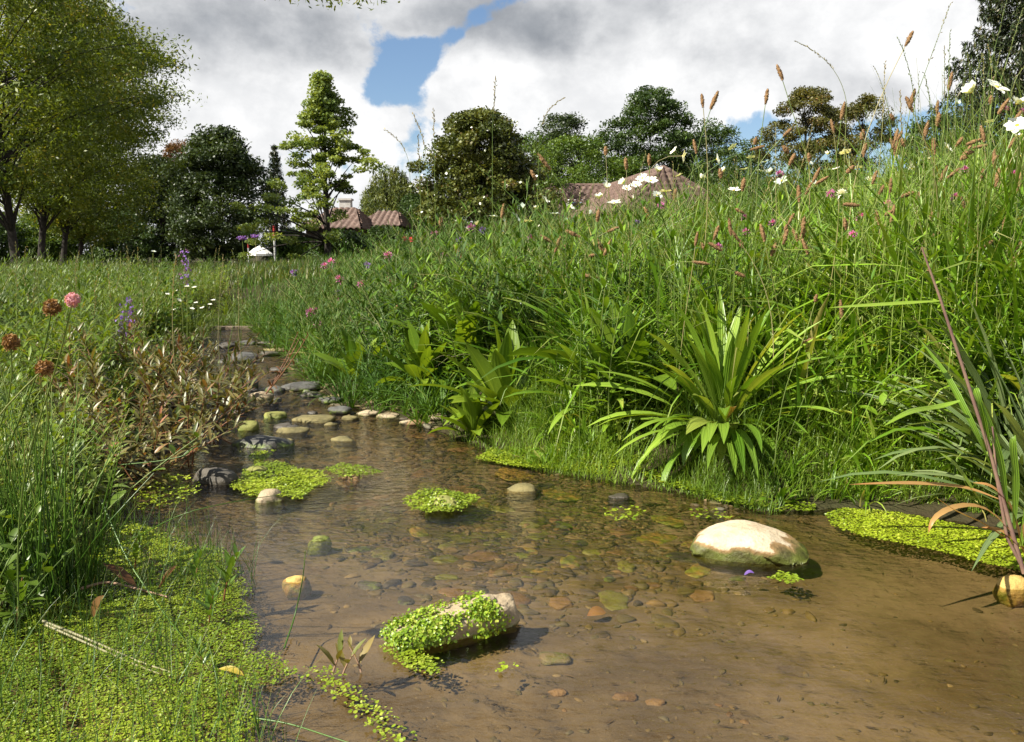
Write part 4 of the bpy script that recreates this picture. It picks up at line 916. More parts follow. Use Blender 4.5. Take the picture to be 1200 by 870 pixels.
# thin upright culms
P_ = zone(2700, (330, 1330), (1.7, 6), lambda d, k, x, y: (k > .5) * (d > .22) * .75); n = len(P_[0]); hh = r_hgt(*P_[:3])
grass('meadow_grass', 'thin upright grass culms rising through the right bank meadow', P_, M['stem'], hh * U(.9, 1.6, n), U(.0018, .0036, n), U(0, .4, n), U(-.1, .5, n), 5, 'rush', .8)
P_ = zone(700, (420, 1330), (1.8, 5.5), lambda d, k, x, y: (k > .5) * (d > .2) * .8); n = len(P_[0])
grass('dry_grass', 'straw-coloured dead grass blades tangled in the right bank meadow', P_, M['straw'], r_hgt(*P_[:3]) * U(.5, 1.3, n), U(.0015, .005, n), U(.1, 1.1, n), U(.1, 2.0, n), 6, 'grass', .2)
P_ = zone(900, (255, 540), (3.0, 7.6), lambda d, k, x, y: (k > .5) * (d > -.02) * (d < .3)); 
tussocks('brook_sedge', 'dark sedge overhanging the narrow upper brook from its right bank', P_, M['grass_blue'], 14, lambda x, y, d: .24 + 0 * x, (.6, 1.2), (.006, .012), .04, (.1, .9), (.6, 2.0), 6)
P_ = zone(330, (190, 310), (4.2, 8.8), lambda d, k, x, y: ((d > -.01) | (y > 7.15)) * (d < .3)); 
tussocks('brook_sedge', 'sedge and grass closing over the end of the brook on the left', P_, M['grass_left'], 16, lambda x, y, d: .2 + 0 * x, (.6, 1.2), (.005, .01), .04, (.1, .9), (.6, 2.0), 5)
# shaded blue-green growth in the middle
P_ = zone(13000, (225, 700), (3.0, 9.0), lambda d, k, x, y: (k > .5) * (d > .03) * .7 * patch(x, y, 2.6, 4)); n = len(P_[0]); hh = r_hgt(*P_[:3])
grass('meadow_grass', 'bluish fine-bladed grass between the brook bend and the meadow', P_, M['grass_blue'], hh * U(.4, 1.0, n), U(.003, .0065, n), U(.05, .6, n), U(.2, 1.3, n), 4)
# far part of the right meadow
P_ = zone(20000, (225, 1330), (5.2, 15), lambda d, k, x, y: (k > .5) * (d > .1) * .9, 1.3); n = len(P_[0]); hh = r_hgt(*P_[:3])
grass('meadow_grass', 'tall grass on the crest of the right-hand meadow', P_, M['grass_blue'], hh * U(.7, 1.25, n), U(.006, .012, n), U(.02, .4, n), U(.1, .9, n), 3, 'grass', 0)
# fresh fine grass at the water line
def near_px(x, y, spots):
    pxl = 600 + x / y * F; r = np.zeros(len(x))
    for a, w in spots: r = np.maximum(r, np.exp(-((pxl - a) / w) ** 2))
    return r
P_ = zone(90000, (520, 1260), (1.4, 2.9), lambda d, k, x, y: (k > .4) * (d > np.where(600 + x / y * F > 930, .05, -.015)) * (d < .45) * np.clip(near_px(x, y, [(660, 75), (1030, 90), (1180, 60), (850, 60)]) + .12, 0, 1) * np.exp(-np.maximum(d, 0) / .22), 1.0, 0.0, 0.0)
n = len(P_[0]); grass('fine_grass', 'fresh yellow-green fine grass at the water line of the right bank', P_, M['grass_bright'], (.05 + .16 * smooth(P_[2] / .25)) * U(.5, 1.3, n), U(.0016, .0032, n), U(.05, .7, n), U(.1, 1.2, n), 4, 'grass', 0)
# left bank
def l_hgt(x, y, d): return (.06 + .20 * smooth(d / .5)) * (.7 + .5 * patch(x, y, 3, 2)) * (1 + .25 * smooth((y - 3) / 3))
P_ = zone(24000, (-120, 330), (.85, 4.2), lambda d, k, x, y: (k < .5) * (d > .0) * (.3 + .7 * patch(x, y, 4)) * .55); n = len(P_[0])
grass('bank_grass', 'short mixed grass of the left bank', P_, M['grass_left'], l_hgt(*P_[:3]) * U(.5, 1.3, n), U(.002, .005, n), U(.1, .8, n), U(.2, 1.5, n), 4)
P_ = zone(22000, (-120, 330), (4, 11), lambda d, k, x, y: (k < .5) * (d > .0) * .7, 1.2); n = len(P_[0])
grass('bank_grass', 'weedy grass of the left meadow behind the bank', P_, M['far_grass'], l_hgt(*P_[:3]) * U(.3, .9, n), U(.004, .009, n), U(.05, .6, n), U(.1, 1.2, n), 3, 'grass', 0)
P_ = zone(30000, (-120, 560), (10, 42), lambda d, k, x, y: (d > .0) * .9, 1.5); n = len(P_[0])
grass('far_grass', 'distant meadow grass below the trees on the left', P_, M['far_grass'], U(.06, .24, n), U(.012, .03, n), U(.05, .6, n), U(.1, 1, n), 2, 'grass', 0)
P_ = zone(26000, (-900, -100), (.85, 4.2), lambda d, k, x, y: (k < .5) * (d > .0) * .6); n = len(P_[0])
grass('bank_grass', 'mixed grass of the left bank running on past the picture edge', P_, M['grass_left'], l_hgt(*P_[:3]) * U(.5, 1.3, n), U(.003, .006, n), U(.1, .8, n), U(.2, 1.5, n), 4)
P_ = zone(26000, (-700, -100), (4, 30), lambda d, k, x, y: (d > .0) * .9, 1.6); n = len(P_[0])
grass('far_grass', 'meadow grass on the left running on past the picture edge', P_, M['far_grass'], U(.12, .4, n), U(.008, .02, n), U(.05, .6, n), U(.1, 1, n), 3, 'grass', 0)
tussocks('meadow_grass', 'grass tussocks of the right bank running on past the picture edge', zone(500, (1320, 1900), (1.2, 5.6), Zr), M['grass'], 20, r_hgt, (.55, 1.3), (.005, .012), .05, (.05, .85), (.3, 2.4), 5)
# thin shoots standing in the duckweed
P_ = zone(4200, (-60, 320), (.88, 1.9), lambda d, k, x, y: (d < .05) * (600 + x / y * F < 300 - (y - 1) * 120 + 60 * np.sin(y * 9)) * .42); n = len(P_[0])
grass('sparse_shoots', 'thin green shoots standing in the duckweed carpet', (P_[0], P_[1], P_[2], np.maximum(P_[3], 0)), M['rush'], U(.03, .14, n), U(.001, .002, n), U(0, .6, n), U(-.2, .9, n), 4, 'rush', .8)

# ---- plant kits: each plant is foliage + stems
def stem_line(az, lean, h, bow=.2, k=7):
    s = np.linspace(0, 1, k); r = h * np.sin(lean) * s + bow * h * s * s; return np.stack([r * math.cos(az), r * math.sin(az), h * np.cos(lean) * s * (1 - .12 * bow * s)], -1)
def leafy(gl, gs, base, h, az, lean, nodes, L, Wd, prof='lance', opp=True, bow=.2, start=.12, tl=(.9, 1.4), bd=(.1, .7), top=True, rad=.002, rn=None):
    ln = stem_line(az, lean, h, bow) + np.asarray(base); tubes(gs, ln, np.linspace(rad, rad * .45, len(ln))[None], 5)
    s = np.linspace(start, .98, nodes); pts = np.stack([np.interp(s, np.linspace(0, 1, len(ln)), ln[:, i]) for i in range(3)], -1)
    azs = np.arange(nodes) * (1.571 if opp else 2.4) + rng.random() * 6; m = 1
    if opp: pts = np.repeat(pts, 2, 0); azs = np.column_stack([azs, azs + 3.1416]).ravel(); m = 2
    sz = np.repeat(1 - .55 * s ** 2.5, m); N = len(pts)
    tl_ = U(tl[0], tl[1], N) * np.repeat(1 - .45 * s ** 3, m)
    blades(gl, pts, azs + U(-.3, .3, N), L * sz * U(.75, 1.2, N), Wd * sz * U(.8, 1.2, N), tl_, U(bd[0], bd[1], N), 4, prof, .25, np.clip((rng.random() if rn is None else rn) * .5 + rng.random(N) * .5, 0, 1), 1.2)
    return ln[-1]
def kit(fn, parts):
    """one prototype: fn(geos...) fills a Geo per part"""
    gs = [Geo() for _ in parts]; fn(*gs); return [(pn, g.mesh(pn, mt)) for (pn, mt), g in zip(parts, gs)]
def k_lance(gl, gs):
    for _ in range(rng.integers(5, 8)): leafy(gl, gs, rng.normal(size=3) * (.03, .03, 0), rng.uniform(.28, .5), rng.random() * 6.28, rng.uniform(.02, .35), 11, .085, .015, opp=True)
def k_broad(gl, gs):
    for _ in range(rng.integers(6, 10)): leafy(gl, gs, rng.normal(size=3) * (.04, .04, 0), rng.uniform(.18, .36), rng.random() * 6.28, rng.uniform(.05, .5), 8, .055, .028, 'oval', True, tl=(.8, 1.4))
def k_knap(gl, gs):
    for _ in range(rng.integers(5, 8)):
        a = rng.random() * 6.28; hgt = rng.uniform(.4, .65); ln = rng.uniform(.05, .5); b = rng.normal(size=3) * (.03, .03, 0)
        leafy(gl, gs, b, hgt, a, ln, 16, .085, .012, 'lance', False, tl=(.4, 1.1), bd=(.1, .8), rad=.0018)
        st = stem_line(a, ln, hgt, .2) + b
        for j in (3, 4, 5): leafy(gl, gs, st[j], hgt * .3, a + rng.uniform(-1.5, 1.5), rng.uniform(.4, .9), 6, .05, .007, 'lance', False, tl=(.4, 1.0), rad=.001)
def k_small(gl, gs):
    for _ in range(rng.integers(7, 12)): leafy(gl, gs, rng.normal(size=3) * (.05, .05, 0), rng.uniform(.08, .24), rng.random() * 6.28, rng.uniform(.1, .7), 7, .034, .017, 'oval', False, tl=(.6, 1.5), rad=.0013)
def k_red(gl, gs):
    for _ in range(rng.integers(5, 8)):
        a = rng.random() * 6.28; hgt = rng.uniform(.2, .4); ln = rng.uniform(.2, .9); b = rng.normal(size=3) * (.03, .03, 0)
        leafy(gl, gs, b, hgt, a, ln, 9, .11, .019, 'lance', False, tl=(.7, 1.6), bd=(.2, 1.0), rad=.0028, bow=.1)
        st = stem_line(a, ln, hgt, .1) + b
        for j in (2, 4, 5): leafy(gl, gs, st[j], hgt * .4, a + rng.uniform(-1.4, 1.4), ln + rng.uniform(-.3, .4), 8, .075, .015, 'lance', False, tl=(.5, 1.3), rad=.0016)
LF = lambda lm, sm: [('foliage', lm), ('stem', sm)]
KIT = {
 'lance': [kit(k_lance, LF(M['herb'], M['stem'])) for _ in range(4)],
 'broad': [kit(k_broad, LF(M['herb'], M['stem'])) for _ in range(3)],
 'knap': [kit(k_knap, LF(M['herb_dark'], M['stem'])) for _ in range(4)],
 'small': [kit(k_small, LF(M['herb_left'], M['stem'])) for _ in range(4)],
 'red': [kit(k_red, LF(M['red_leaf'], M['red_stem'])) for _ in range(3)],
 'weed': [kit(k_knap, LF(M['herb_left'], M['stem'])) for _ in range(3)],
 'left_lance': [kit(k_lance, LF(M['herb_left'], M['stem'])) for _ in range(2)],
}
def scatter(name, kind, label, cat, group, n, pr, yr, cond, sc, tilt=.15, ypow=1.0):
    x, y, d, z = zone(n * 8, pr, yr, cond, ypow, .13); n = min(n, len(x))
    for i in range(n):
        k = KIT[kind][rng.integers(0, len(KIT[kind]))]; s_ = rng.uniform(*sc) * (1.0 if kind != 'knap' else .5 + .5 * float(smooth((600 + x[i] / y[i] * F - 290) / 300)))
        s_ = min(s_, cap(x[i], y[i], z[i]) * rng.uniform(.8, 1.1) / {'knap': .55, 'weed': .55, 'lance': .45, 'left_lance': .45, 'dark_broad': .33, 'broad': .33, 'small': .22, 'rosette': .4}[kind])
        lab = label(x[i], y[i]) if callable(label) else label
        place(name, k, lab, cat, (x[i], y[i], z[i] - .01), rng.random() * 6.28, s_, group, rng.uniform(0, tilt), rng.random() * 6.28)
Rk = lambda lo, hi=9: (lambda d, k, x, y: ((k > .5) & (d > lo) & (d < hi)) * 1.0)
Lk = lambda lo, hi=9: (lambda d, k, x, y: ((k < .5) & (d > lo) & (d < hi)) * 1.0)
def by_px(px_names):
    return lambda x, y: next(l for lim, l in px_names if 600 + x / y * F < lim)
scatter('leafy_herb', 'lance', by_px([(720, 'tall herb with paired narrow leaves in the meadow left of the big plantain'), (960, 'tall herb with paired narrow leaves in the meadow behind the big plantain'), (9999, 'tall herb with paired narrow leaves in the meadow at the right edge')]), 'herb', 'narrow-leaved herbs in the right meadow', 260, (470, 1280), (1.9, 4.6), Rk(.2), (.8, 1.45))
scatter('broad_herb', 'broad', by_px([(760, 'low herb with oval leaves on the bank left of the big plantain'), (9999, 'low herb with oval leaves on the bank right of the big plantain')]), 'herb', 'oval-leaved herbs on the right bank', 45, (430, 1280), (1.8, 4.2), Rk(.12, 1.3), (.6, 1.1))
scatter('knapweed', 'knap', by_px([(480, 'feathery dark knapweed leaning over the brook bend'), (9999, 'feathery dark knapweed in the middle of the meadow')]), 'plant', 'dark knapweed bushes', 170, (285, 660), (3.3, 8), Rk(.08), (.9, 1.35), .45)
scatter('crest_herb', 'knap', 'feathery flowering herb on the far crest of the meadow', 'herb', 'herbs on the meadow crest', 190, (540, 1150), (3.6, 8), Rk(.8), (.95, 1.35), .2)
scatter('bank_herb', 'small', by_px([(110, 'low small-leaved herb on the left bank near the picture edge'), (9999, 'low small-leaved herb on the left bank beside the brook')]), 'herb', 'small-leaved herbs of the left bank', 120, (-60, 290), (1.3, 4.5), lambda d, k, x, y: Lk(.03)(d, k, x, y) * (patch(x, y, 3.5) > .45), (.7, 1.3))
scatter('leafy_weed', 'left_lance', 'leafy herb in the left meadow behind the bank', 'herb', 'leafy herbs in the left meadow', 190, (-60, 300), (2.8, 11), lambda d, k, x, y: Lk(.12)(d, k, x, y) * (patch(x, y, 1.6, 1) > .5), (.6, 1.1))
scatter('bank_herb', 'left_lance', 'low narrow-leaved herb on the left bank', 'herb', 'narrow-leaved herbs of the left bank', 60, (-60, 240), (1.5, 3.4), Lk(.05), (.3, .55), .4)
scatter('feathery_weed', 'weed', 'feathery weed in the left meadow', 'herb', 'feathery weeds in the left meadow', 110, (-60, 300), (3.2, 12), lambda d, k, x, y: Lk(.15)(d, k, x, y) * (patch(x, y, 1.6, 3) > .5), (.6, 1.0), .2)
KIT['dark_broad'] = [kit(k_broad, LF(M['herb_dark'], M['stem'])) for _ in range(3)]
scatter('broad_weed', 'dark_broad', 'dark broad-leaved weed clump in the left meadow', 'herb', 'dark weed clumps of the left meadow', 80, (-60, 300), (4.0, 9), lambda d, k, x, y: Lk(.1)(d, k, x, y) * (patch(x, y, 1.9, 5) > .5), (.9, 1.4))
scatter('broad_weed', 'dark_broad', 'dark weed clump in the shade near the tree row', 'herb', 'weed clumps near the tree row', 60, (-60, 330), (9, 24), lambda d, k, x, y: 1.0 * (d > .5), (1.0, 2.0))
# redshank: reddish, at the left brook edge
RS = [(215, 545, 1.0), (250, 520, 1.0), (190, 530, 1.0), (165, 505, 1.05), (235, 490, 1.0), (265, 500, .8), (205, 480, 1.0), (140, 520, 1.0), (180, 460, 1.0), (225, 455, .9), (255, 470, .8), (150, 555, .9), (110, 540, .9), (120, 480, 1.0), (95, 505, .9), (280, 480, .7), (170, 570, .8), (240, 440, .8)]
for i, (px, py, s_) in enumerate(RS):
    q = on_plane(px, py); lab = 'reddish redshank plant hanging over the brook at its left edge' if px > 200 else 'reddish redshank plant on the left bank behind the rush tuft'
    place('redshank', KIT['red'][i % 3], lab, 'plant', (q[0], q[1], max(h1(q[0], q[1]), -.01)), rng.random() * 6.28, s_ * .82, 'redshank along the left brook edge', .25, rng.uniform(-.6, .6))
def k_dry(gl, gs):
    for _ in range(4):
        a = rng.uniform(-.5, .5); leafy(gl, gs, (0, 0, 0), rng.uniform(.2, .34), a, rng.uniform(.6, 1.0), 9, .05, .011, 'lance', False, tl=(.3, 1.5), bd=(.5, 2), rad=.003, bow=-.1)
q = on_plane(312, 470); place('withered_branch', kit(k_dry, LF(leaf_mat('withered_red', (.2, .07, .03), (.36, .17, .08), trans=.2), M['red_stem'])), 'withered red-brown branch with curled leaves lying over the stones upstream', 'branch', (q[0], q[1], .03), .35, 1.0)

# ---- single plants that stand out
def rosette(g, n, L, Wd, prof, tl, bd, seg=7, rootr=.02, wave=.02, az=None, fold=.3):
    f = np.linspace(0, 1, n) + U(-.1, .1, n); f = np.clip(f, 0, 1); a = np.arange(n) * 2.4 + U(-.3, .3, n) if az is None else az
    rt = np.stack([np.cos(a) * rootr * f, np.sin(a) * rootr * f, np.zeros(n)], -1)
    blades(g, rt, a, L[0] + (L[1] - L[0]) * rng.random(n), Wd * U(.75, 1.2, n), tl[0] + (tl[1] - tl[0]) * f + U(-.08, .08, n), bd[0] + (bd[1] - bd[0]) * f * U(.5, 1.4, n), seg, prof, fold, None, 1.5, U(-.5, .5, n), U(-wave, wave, n))
def big_plantain(g, n=95, sc=1.0): rosette(g, n, (.26 * sc, .40 * sc), .024 * sc, 'ribwort', (.16, 1.45), (.35, 1.4), 8, .035 * sc, .03)
q = on_plane(852, 556); z = h1(q[0], q[1] + .06)
def one(name, label, cat, fill, mats, loc, rz=0, sc=1.0, group=None): return place(name, kit(fill, mats), label, cat, loc, rz, sc, group)
def bp(gl, gd):
    big_plantain(gl, 130, 1.12); rosette(gl, 18, (.18, .27), .036, 'ribwort', (.9, 1.15), (.9, 1.6), 8, .05, .02, az=U(-2.7, -.4, 18)); rosette(gd, 7, (.12, .2), .024, 'ribwort', (.4, 1.3), (.5, 1.5), 7, .03)
one('ribwort_plantain', 'big bright ribwort plantain with long arching leaves at the water edge', 'plant', bp, [('leaf_rosette', M['ribwort']), ('withered_leaf', leaf_mat('withered_plantain', (.35, .27, .06), (.3, .17, .06), trans=.3))], (q[0], q[1] + .07, max(z, .01)))
RP = [(700, 470, 3.0, .8), (760, 420, 3.4, .8), (930, 420, 2.9, .9), (1010, 450, 2.6, .8), (1080, 430, 2.5, .9), (960, 360, 3.4, .9), (1120, 340, 2.9, .9), (640, 420, 3.8, .8), (520, 430, 4.0, .7), (1060, 500, 2.3, .6), (820, 330, 3.8, 1.0), (880, 360, 3.2, 1.0), (1180, 420, 2.4, .9), (1230, 480, 2.1, .9), (740, 350, 3.9, .9)]
rk = [kit(lambda g: big_plantain(g, 46), [('leaf_rosette', M['ribwort'])]) for _ in range(3)]
for i, (px, py, dd, s_) in enumerate(RP):
    x = (px - 600) / F * dd; lab = 'smaller ribwort rosette in the meadow grass left of the big plantain' if px < 800 else 'smaller ribwort rosette in the meadow grass right of the big plantain'
    place('ribwort_plantain', rk[i % 3], lab, 'plant', (x, dd, h1(x, dd) + .05), rng.random() * 6, s_, 'smaller ribwort rosettes')
KIT['rosette'] = rk
scatter('ribwort_plantain', 'rosette', 'low ribwort rosette at the foot of the meadow grass on the right bank', 'plant', 'low ribwort rosettes of the right bank', 26, (430, 1290), (2.0, 4.2), Rk(.25, 1.3), (.55, .95), .2)
def dock(g): rosette(g, 20, (.22, .34), .075, 'dock', (.05, 1.0), (.1, .9), 8, .03, .03); rosette(g, 7, (.2, .28), .07, 'dock', (.9, 1.25), (.5, 1.1), 8, .03, .03, az=U(-3.3, -.9, 7))
for px, py, s_, lab in [(592, 508, 1.0, 'large broad-leaved dock with upright oval leaves at the bank left of the fresh grass'), (555, 516, .62, 'small dock drooping over the water left of the large dock'), (418, 458, .8, 'broad-leaved dock with upright leaves at the brook bend'), (470, 452, .7, 'broad-leaved plant in the shade between the two docks'), (700, 470, .7, 'dock half hidden in grass behind the fresh grass tuft'), (1015, 470, .75, 'dock with pale leaves right of the big plantain')]:
    q = on_plane(px, py); one('dock', lab, 'plant', dock, [('leaf_rosette', M['dock'])], (q[0], q[1] + .03, max(0, h1(q[0], q[1] + .03))), rng.random() * 6 if s_ < .99 else .4, s_)
def strap(g): rosette(g, 46, (.3, .5), .018, 'strap', (.1, 1.1), (.3, 1.1), 7, .03, .02, az=U(1.2, 5.2, 46))
for px, dd, zz, lab in [(1205, 1.95, .12, 'grey-green tuft with long pale strap leaves behind the reed'), (1255, 1.75, .1, 'grey-green strap-leaved tuft cut by the right edge')]:
    x = (px - 600) / F * dd; one('strap_plant', lab, 'plant', strap, [('leaf_tuft', M['grey_strap'])], (x, dd, h1(x, dd) + zz * .3))
KIT['dock'] = [kit(dock, [('leaf_rosette', M['dock'])]) for _ in range(3)]
x_, y_, d_, z_ = zone(400, (450, 1250), (1.9, 4.3), Rk(.12, 1.6), 1.0, .1)
for i in range(22): place('dock', KIT['dock'][i % 3], 'broad-leaved dock growing among the grass of the right bank', 'plant', (x_[i], y_[i], z_[i] + .05), rng.random() * 6, min(rng.uniform(.7, 1.2), cap(x_[i], y_[i], z_[i]) / .34), 'docks in the right bank grass', .2, rng.random() * 6)
# reed with withered leaves at the right edge
def ribbon(g, pts, w, up=(0, 0, 1), rnd=.5, prof='strap', n=12):
    pts = np.asarray(pts, float); k = np.linspace(0, len(pts) - 1, n); c = np.stack([np.interp(k, np.arange(len(pts)), pts[:, i]) for i in range(3)], -1)
    for _ in range(2): c[1:-1] = (c[:-2] + 2 * c[1:-1] + c[2:]) / 4
    tn = unit(np.gradient(c, axis=0)); sd_ = unit(np.cross(tn, np.asarray(up, float))); nr = np.cross(sd_, tn); s = np.linspace(0, 1, n); wv = (w * .5 * PROF[prof](s))[:, None]
    P = np.stack([c - sd_ * wv + nr * wv * .3, c, c + sd_ * wv + nr * wv * .3], 1); b = (np.arange(n - 1) * 3)[:, None] + np.arange(2)[None]
    g.add(P.reshape(-1, 3), np.stack([b, b + 1, b + 4, b + 3], -1).reshape(-1, 4), None, rnd, np.repeat(s, 3), np.tile([-1, 0, 1.], n))
D_ = 1.5
rb = at_depth(1197, 668, D_); rb[2] = min(rb[2], .03); re_ = empty('reed', 'single reed with a purplish stem and orange withered leaves at the right edge', 'plant', tuple(rb))
A = lambda px, py, d=D_: at_depth(px, py, d) - rb
g = Geo(); tubes(g, np.array([A(1200, 672), A(1182, 610), A(1160, 530), A(1128, 430), A(1101, 348), A(1080, 290)]), np.array([[.004, .004, .0034, .0028, .0024, .0015]]), 7); tubes(g, np.array([A(1202, 672), A(1180, 630), A(1168, 560), A(1163, 500)]), np.array([[.0035, .003, .0025, .0015]]), 6)
g.obj('stem', plain_mat('purple_reed_stem', (.16, .09, .08), (.26, .17, .12), .5), re_)
g = Geo()
for pts, w in [([A(1101, 353), A(1060, 356), A(1010, 359, 1.47), A(970, 361, 1.44)], .011), ([A(1125, 470), A(1100, 478), A(1065, 482, 1.42), A(1035, 500, 1.4)], .013), ([A(1160, 545), A(1140, 500), A(1110, 440, 1.56), A(1075, 395, 1.6)], .014), ([A(1165, 560), A(1150, 480), A(1140, 450), A(1142, 462, 1.6)], .015), ([A(1180, 600), A(1172, 540), A(1160, 500), A(1150, 470)], .018), ([A(1150, 590), A(1120, 545), A(1100, 530)], .013), ([A(1188, 620), A(1190, 560), A(1185, 520), A(1190, 510)], .016), ([A(1196, 640), A(1210, 560), A(1216, 500), A(1220, 470)], .016)]: ribbon(g, pts, w, (0, -.5, 1), rng.random())
g.obj('green_leaf', M['ribwort'], re_)
g = Geo()
for pts, w in [([A(1170, 585), A(1130, 570), A(1060, 566, 1.42), A(995, 568, 1.36)], .011), ([A(1190, 630), A(1160, 595), A(1125, 590, 1.45), A(1092, 606, 1.4), A(1088, 625, 1.4)], .012), ([A(1200, 650), A(1185, 590), A(1160, 568), A(1140, 566)], .012), ([A(1192, 640), A(1150, 612), A(1120, 600, 1.4), A(1095, 582, 1.36)], .01), ([A(1205, 650), A(1175, 622), A(1150, 618)], .012), ([A(1204, 655), A(1200, 620), A(1215, 570)], .012)]: ribbon(g, pts, w, (0, -.4, 1), rng.random())
g.obj('withered_leaf', M['orange_leaf'], re_)
# rush tuft left
def rushes(g):
    n = 60; a = U(0, 6.283, n); ti = rng.random(n) ** 1.5 * .5; L_ = U(.2, .44, n); ls = []
    for i in range(n):
        s = np.linspace(0, 1, 6); r = L_[i] * np.sin(ti[i]) * s + .05 * L_[i] * s * s * rng.uniform(-1, 3); ls.append(np.stack([.03 * rng.normal() + r * math.cos(a[i]), .03 * rng.normal() + r * math.sin(a[i]), L_[i] * np.cos(ti[i]) * s], -1))
    tubes(g, np.array(ls), np.tile(np.linspace(.0021, .0006, 6), (n, 1)), 5)
for px, py, s_, lab in [(58, 705, 1.0, 'tall dark green rush tuft on the left bank in front of the redshank'), (5, 690, .8, 'smaller rush tuft at the left picture edge'), (100, 690, .55, 'low rush tuft right of the tall one')]:
    q = on_plane(px, py); one('rush', lab, 'plant', rushes, [('stem_tuft', M['rush'])], (q[0], q[1], max(0, h1(q[0], q[1]) - .01)), rng.random() * 6, s_)
def bent(label, pts, rad, mat, name='rush'):
    P = np.array([at_depth(*p) for p in pts]); base = P[0].copy(); g = Geo(); k = np.linspace(0, len(P) - 1, 14); c = np.stack([np.interp(k, np.arange(len(P)), (P - base)[:, i]) for i in range(3)], -1)
    for _ in range(2): c[1:-1] = (c[:-2] + 2 * c[1:-1] + c[2:]) / 4
    tubes(g, c, np.linspace(rad, rad * .5, 14)[None], 5); return tag(g.obj(name, mat, loc=tuple(base)), label, 'plant stalk')
def wat(px, py, z=.006): q = on_plane(px, py, z); return (px, py, q[1])
bent('broken pale straw lying across the duckweed, upper one', [wat(50, 728, .03), wat(110, 752), wat(160, 775), wat(200, 788)], .0028, M['straw'], 'straw')
bent('broken pale straw lying across the duckweed, lower one', [wat(52, 732, .025), wat(120, 762), wat(160, 780), wat(187, 790)], .0024, M['straw'], 'straw')
bent('thin green blade leaning from the rush tuft out over the water', [wat(70, 690), (120, 620, 1.3), (180, 555, 1.35)], .0016, M['rush'])
bent('long bowed shoot reaching from the duckweed to the pale rock', [wat(140, 640), (215, 600, 1.65), (290, 585, 1.7), (345, 578, 1.8)], .0012, M['rush'])
bent('dark bent shoot crossing the dry brown leaves in the duckweed', [(120, 590, 1.5), (150, 660, 1.42), (200, 730, 1.32), wat(245, 785)], .0016, M['rush'])
bent('single upright shoot at the edge of the duckweed', [wat(333, 760), (345, 725, 1.33), (355, 680, 1.34), (358, 645, 1.35)], .0014, M['rush'])
bent('green shoot lying on the front silt', [wat(300, 842), wat(340, 848), wat(400, 868), wat(440, 880)], .0014, M['rush'])
bent('bare twig lying in the duckweed', [wat(95, 690, .02), wat(125, 681, .02), wat(160, 690, .015), wat(198, 700, .01)], .0032, M['twig'], 'twig')
bent('bowed blade over the shaded water', [(140, 545, 1.9), (185, 541, 1.9), (215, 535, 1.9), (228, 524, 1.9)], .0014, M['rush'])
def loose_leaf(label, px, py, px2, py2, w, mat, z0=.008, z1=.012, name='fallen_leaf'):
    a, b = on_plane(px, py, z0), None; b = at_depth(px2, py2, a[1] + (0 if z1 > .03 else (on_plane(px2, py2, z1)[1] - a[1]))); g = Geo(); m_ = (a + b) / 2 + np.array([0, 0, .006])
    ribbon(g, [np.zeros(3), m_ - a, b - a], w, (.2, -.5, 1), rng.random(), 'lance', 8); return tag(g.obj(name, mat, loc=tuple(a)), label, 'leaf')
loose_leaf('yellow fallen leaf on the right edge of the duckweed', 286, 792, 256, 784, .010, M['yellow_leaf'])
loose_leaf('brown withered leaf standing in the duckweed, left one', 160, 688, 120, 660, .018, M['dry_leaf'], .01, .06)
loose_leaf('brown withered leaf standing in the duckweed, right one', 186, 690, 208, 662, .012, M['dry_leaf'], .01, .06)
loose_leaf('dark curled leaf in the duckweed below the brown leaves', 108, 724, 122, 698, .02, M['dry_leaf'], .006, .05)
loose_leaf('orange leaf sunk in front of the big boulder', 700 + 10, 718, 700 - 12, 722, .02, M['orange_leaf'], -.02, -.02)
loose_leaf('violet petal floating against the big boulder', 872, 674, 884, 672, .008, M['blue_petal'], .004, .01, 'petal')
# seedlings
def seedling(gl, gs): leafy(gl, gs, (0, 0, 0), .075, rng.random() * 6, .1, 6, .05, .012, 'lance', True, start=.3, tl=(.4, .9), bd=(.1, .7), rad=.0016)
for px, py, s_, lab in [(262, 708, 1.15, 'young willowherb with upright lance leaves at the duckweed edge'), (228, 690, .85, 'smaller young willowherb left of the taller one'), (158, 672, .9, 'young willowherb beside the brown withered leaves'), (20, 735, 1.2, 'bright young willowherb in the lower left under the rushes'), (245, 735, .9, 'drooping young willowherb below the twig'), (240, 790, .6, 'tiny seedling by the yellow leaf')]:
    q = on_plane(px, py); one('willowherb', lab, 'plant', seedling, LF(M['willowherb'], M['red_stem']), (q[0], q[1], max(h1(q[0], q[1]), 0)), rng.random() * 6, s_)
def drying(gl, gs): 
    for _ in range(3): leafy(gl, gs, rng.normal(size=3) * (.012, .008, 0), .03, rng.random() * 6, .3, 4, .035, .009, 'lance', False, start=.3, tl=(.2, 1.0), bd=(0, .6), rad=.0014)
q = on_plane(405, 792); one('wilted_seedling', 'half-dried little plant standing in water left of the cress rock', 'plant', drying, LF(leaf_mat('half_dry', (.12, .15, .03), (.3, .2, .07), trans=.25), M['twig']), (q[0], q[1], .002), .5, 1.25)

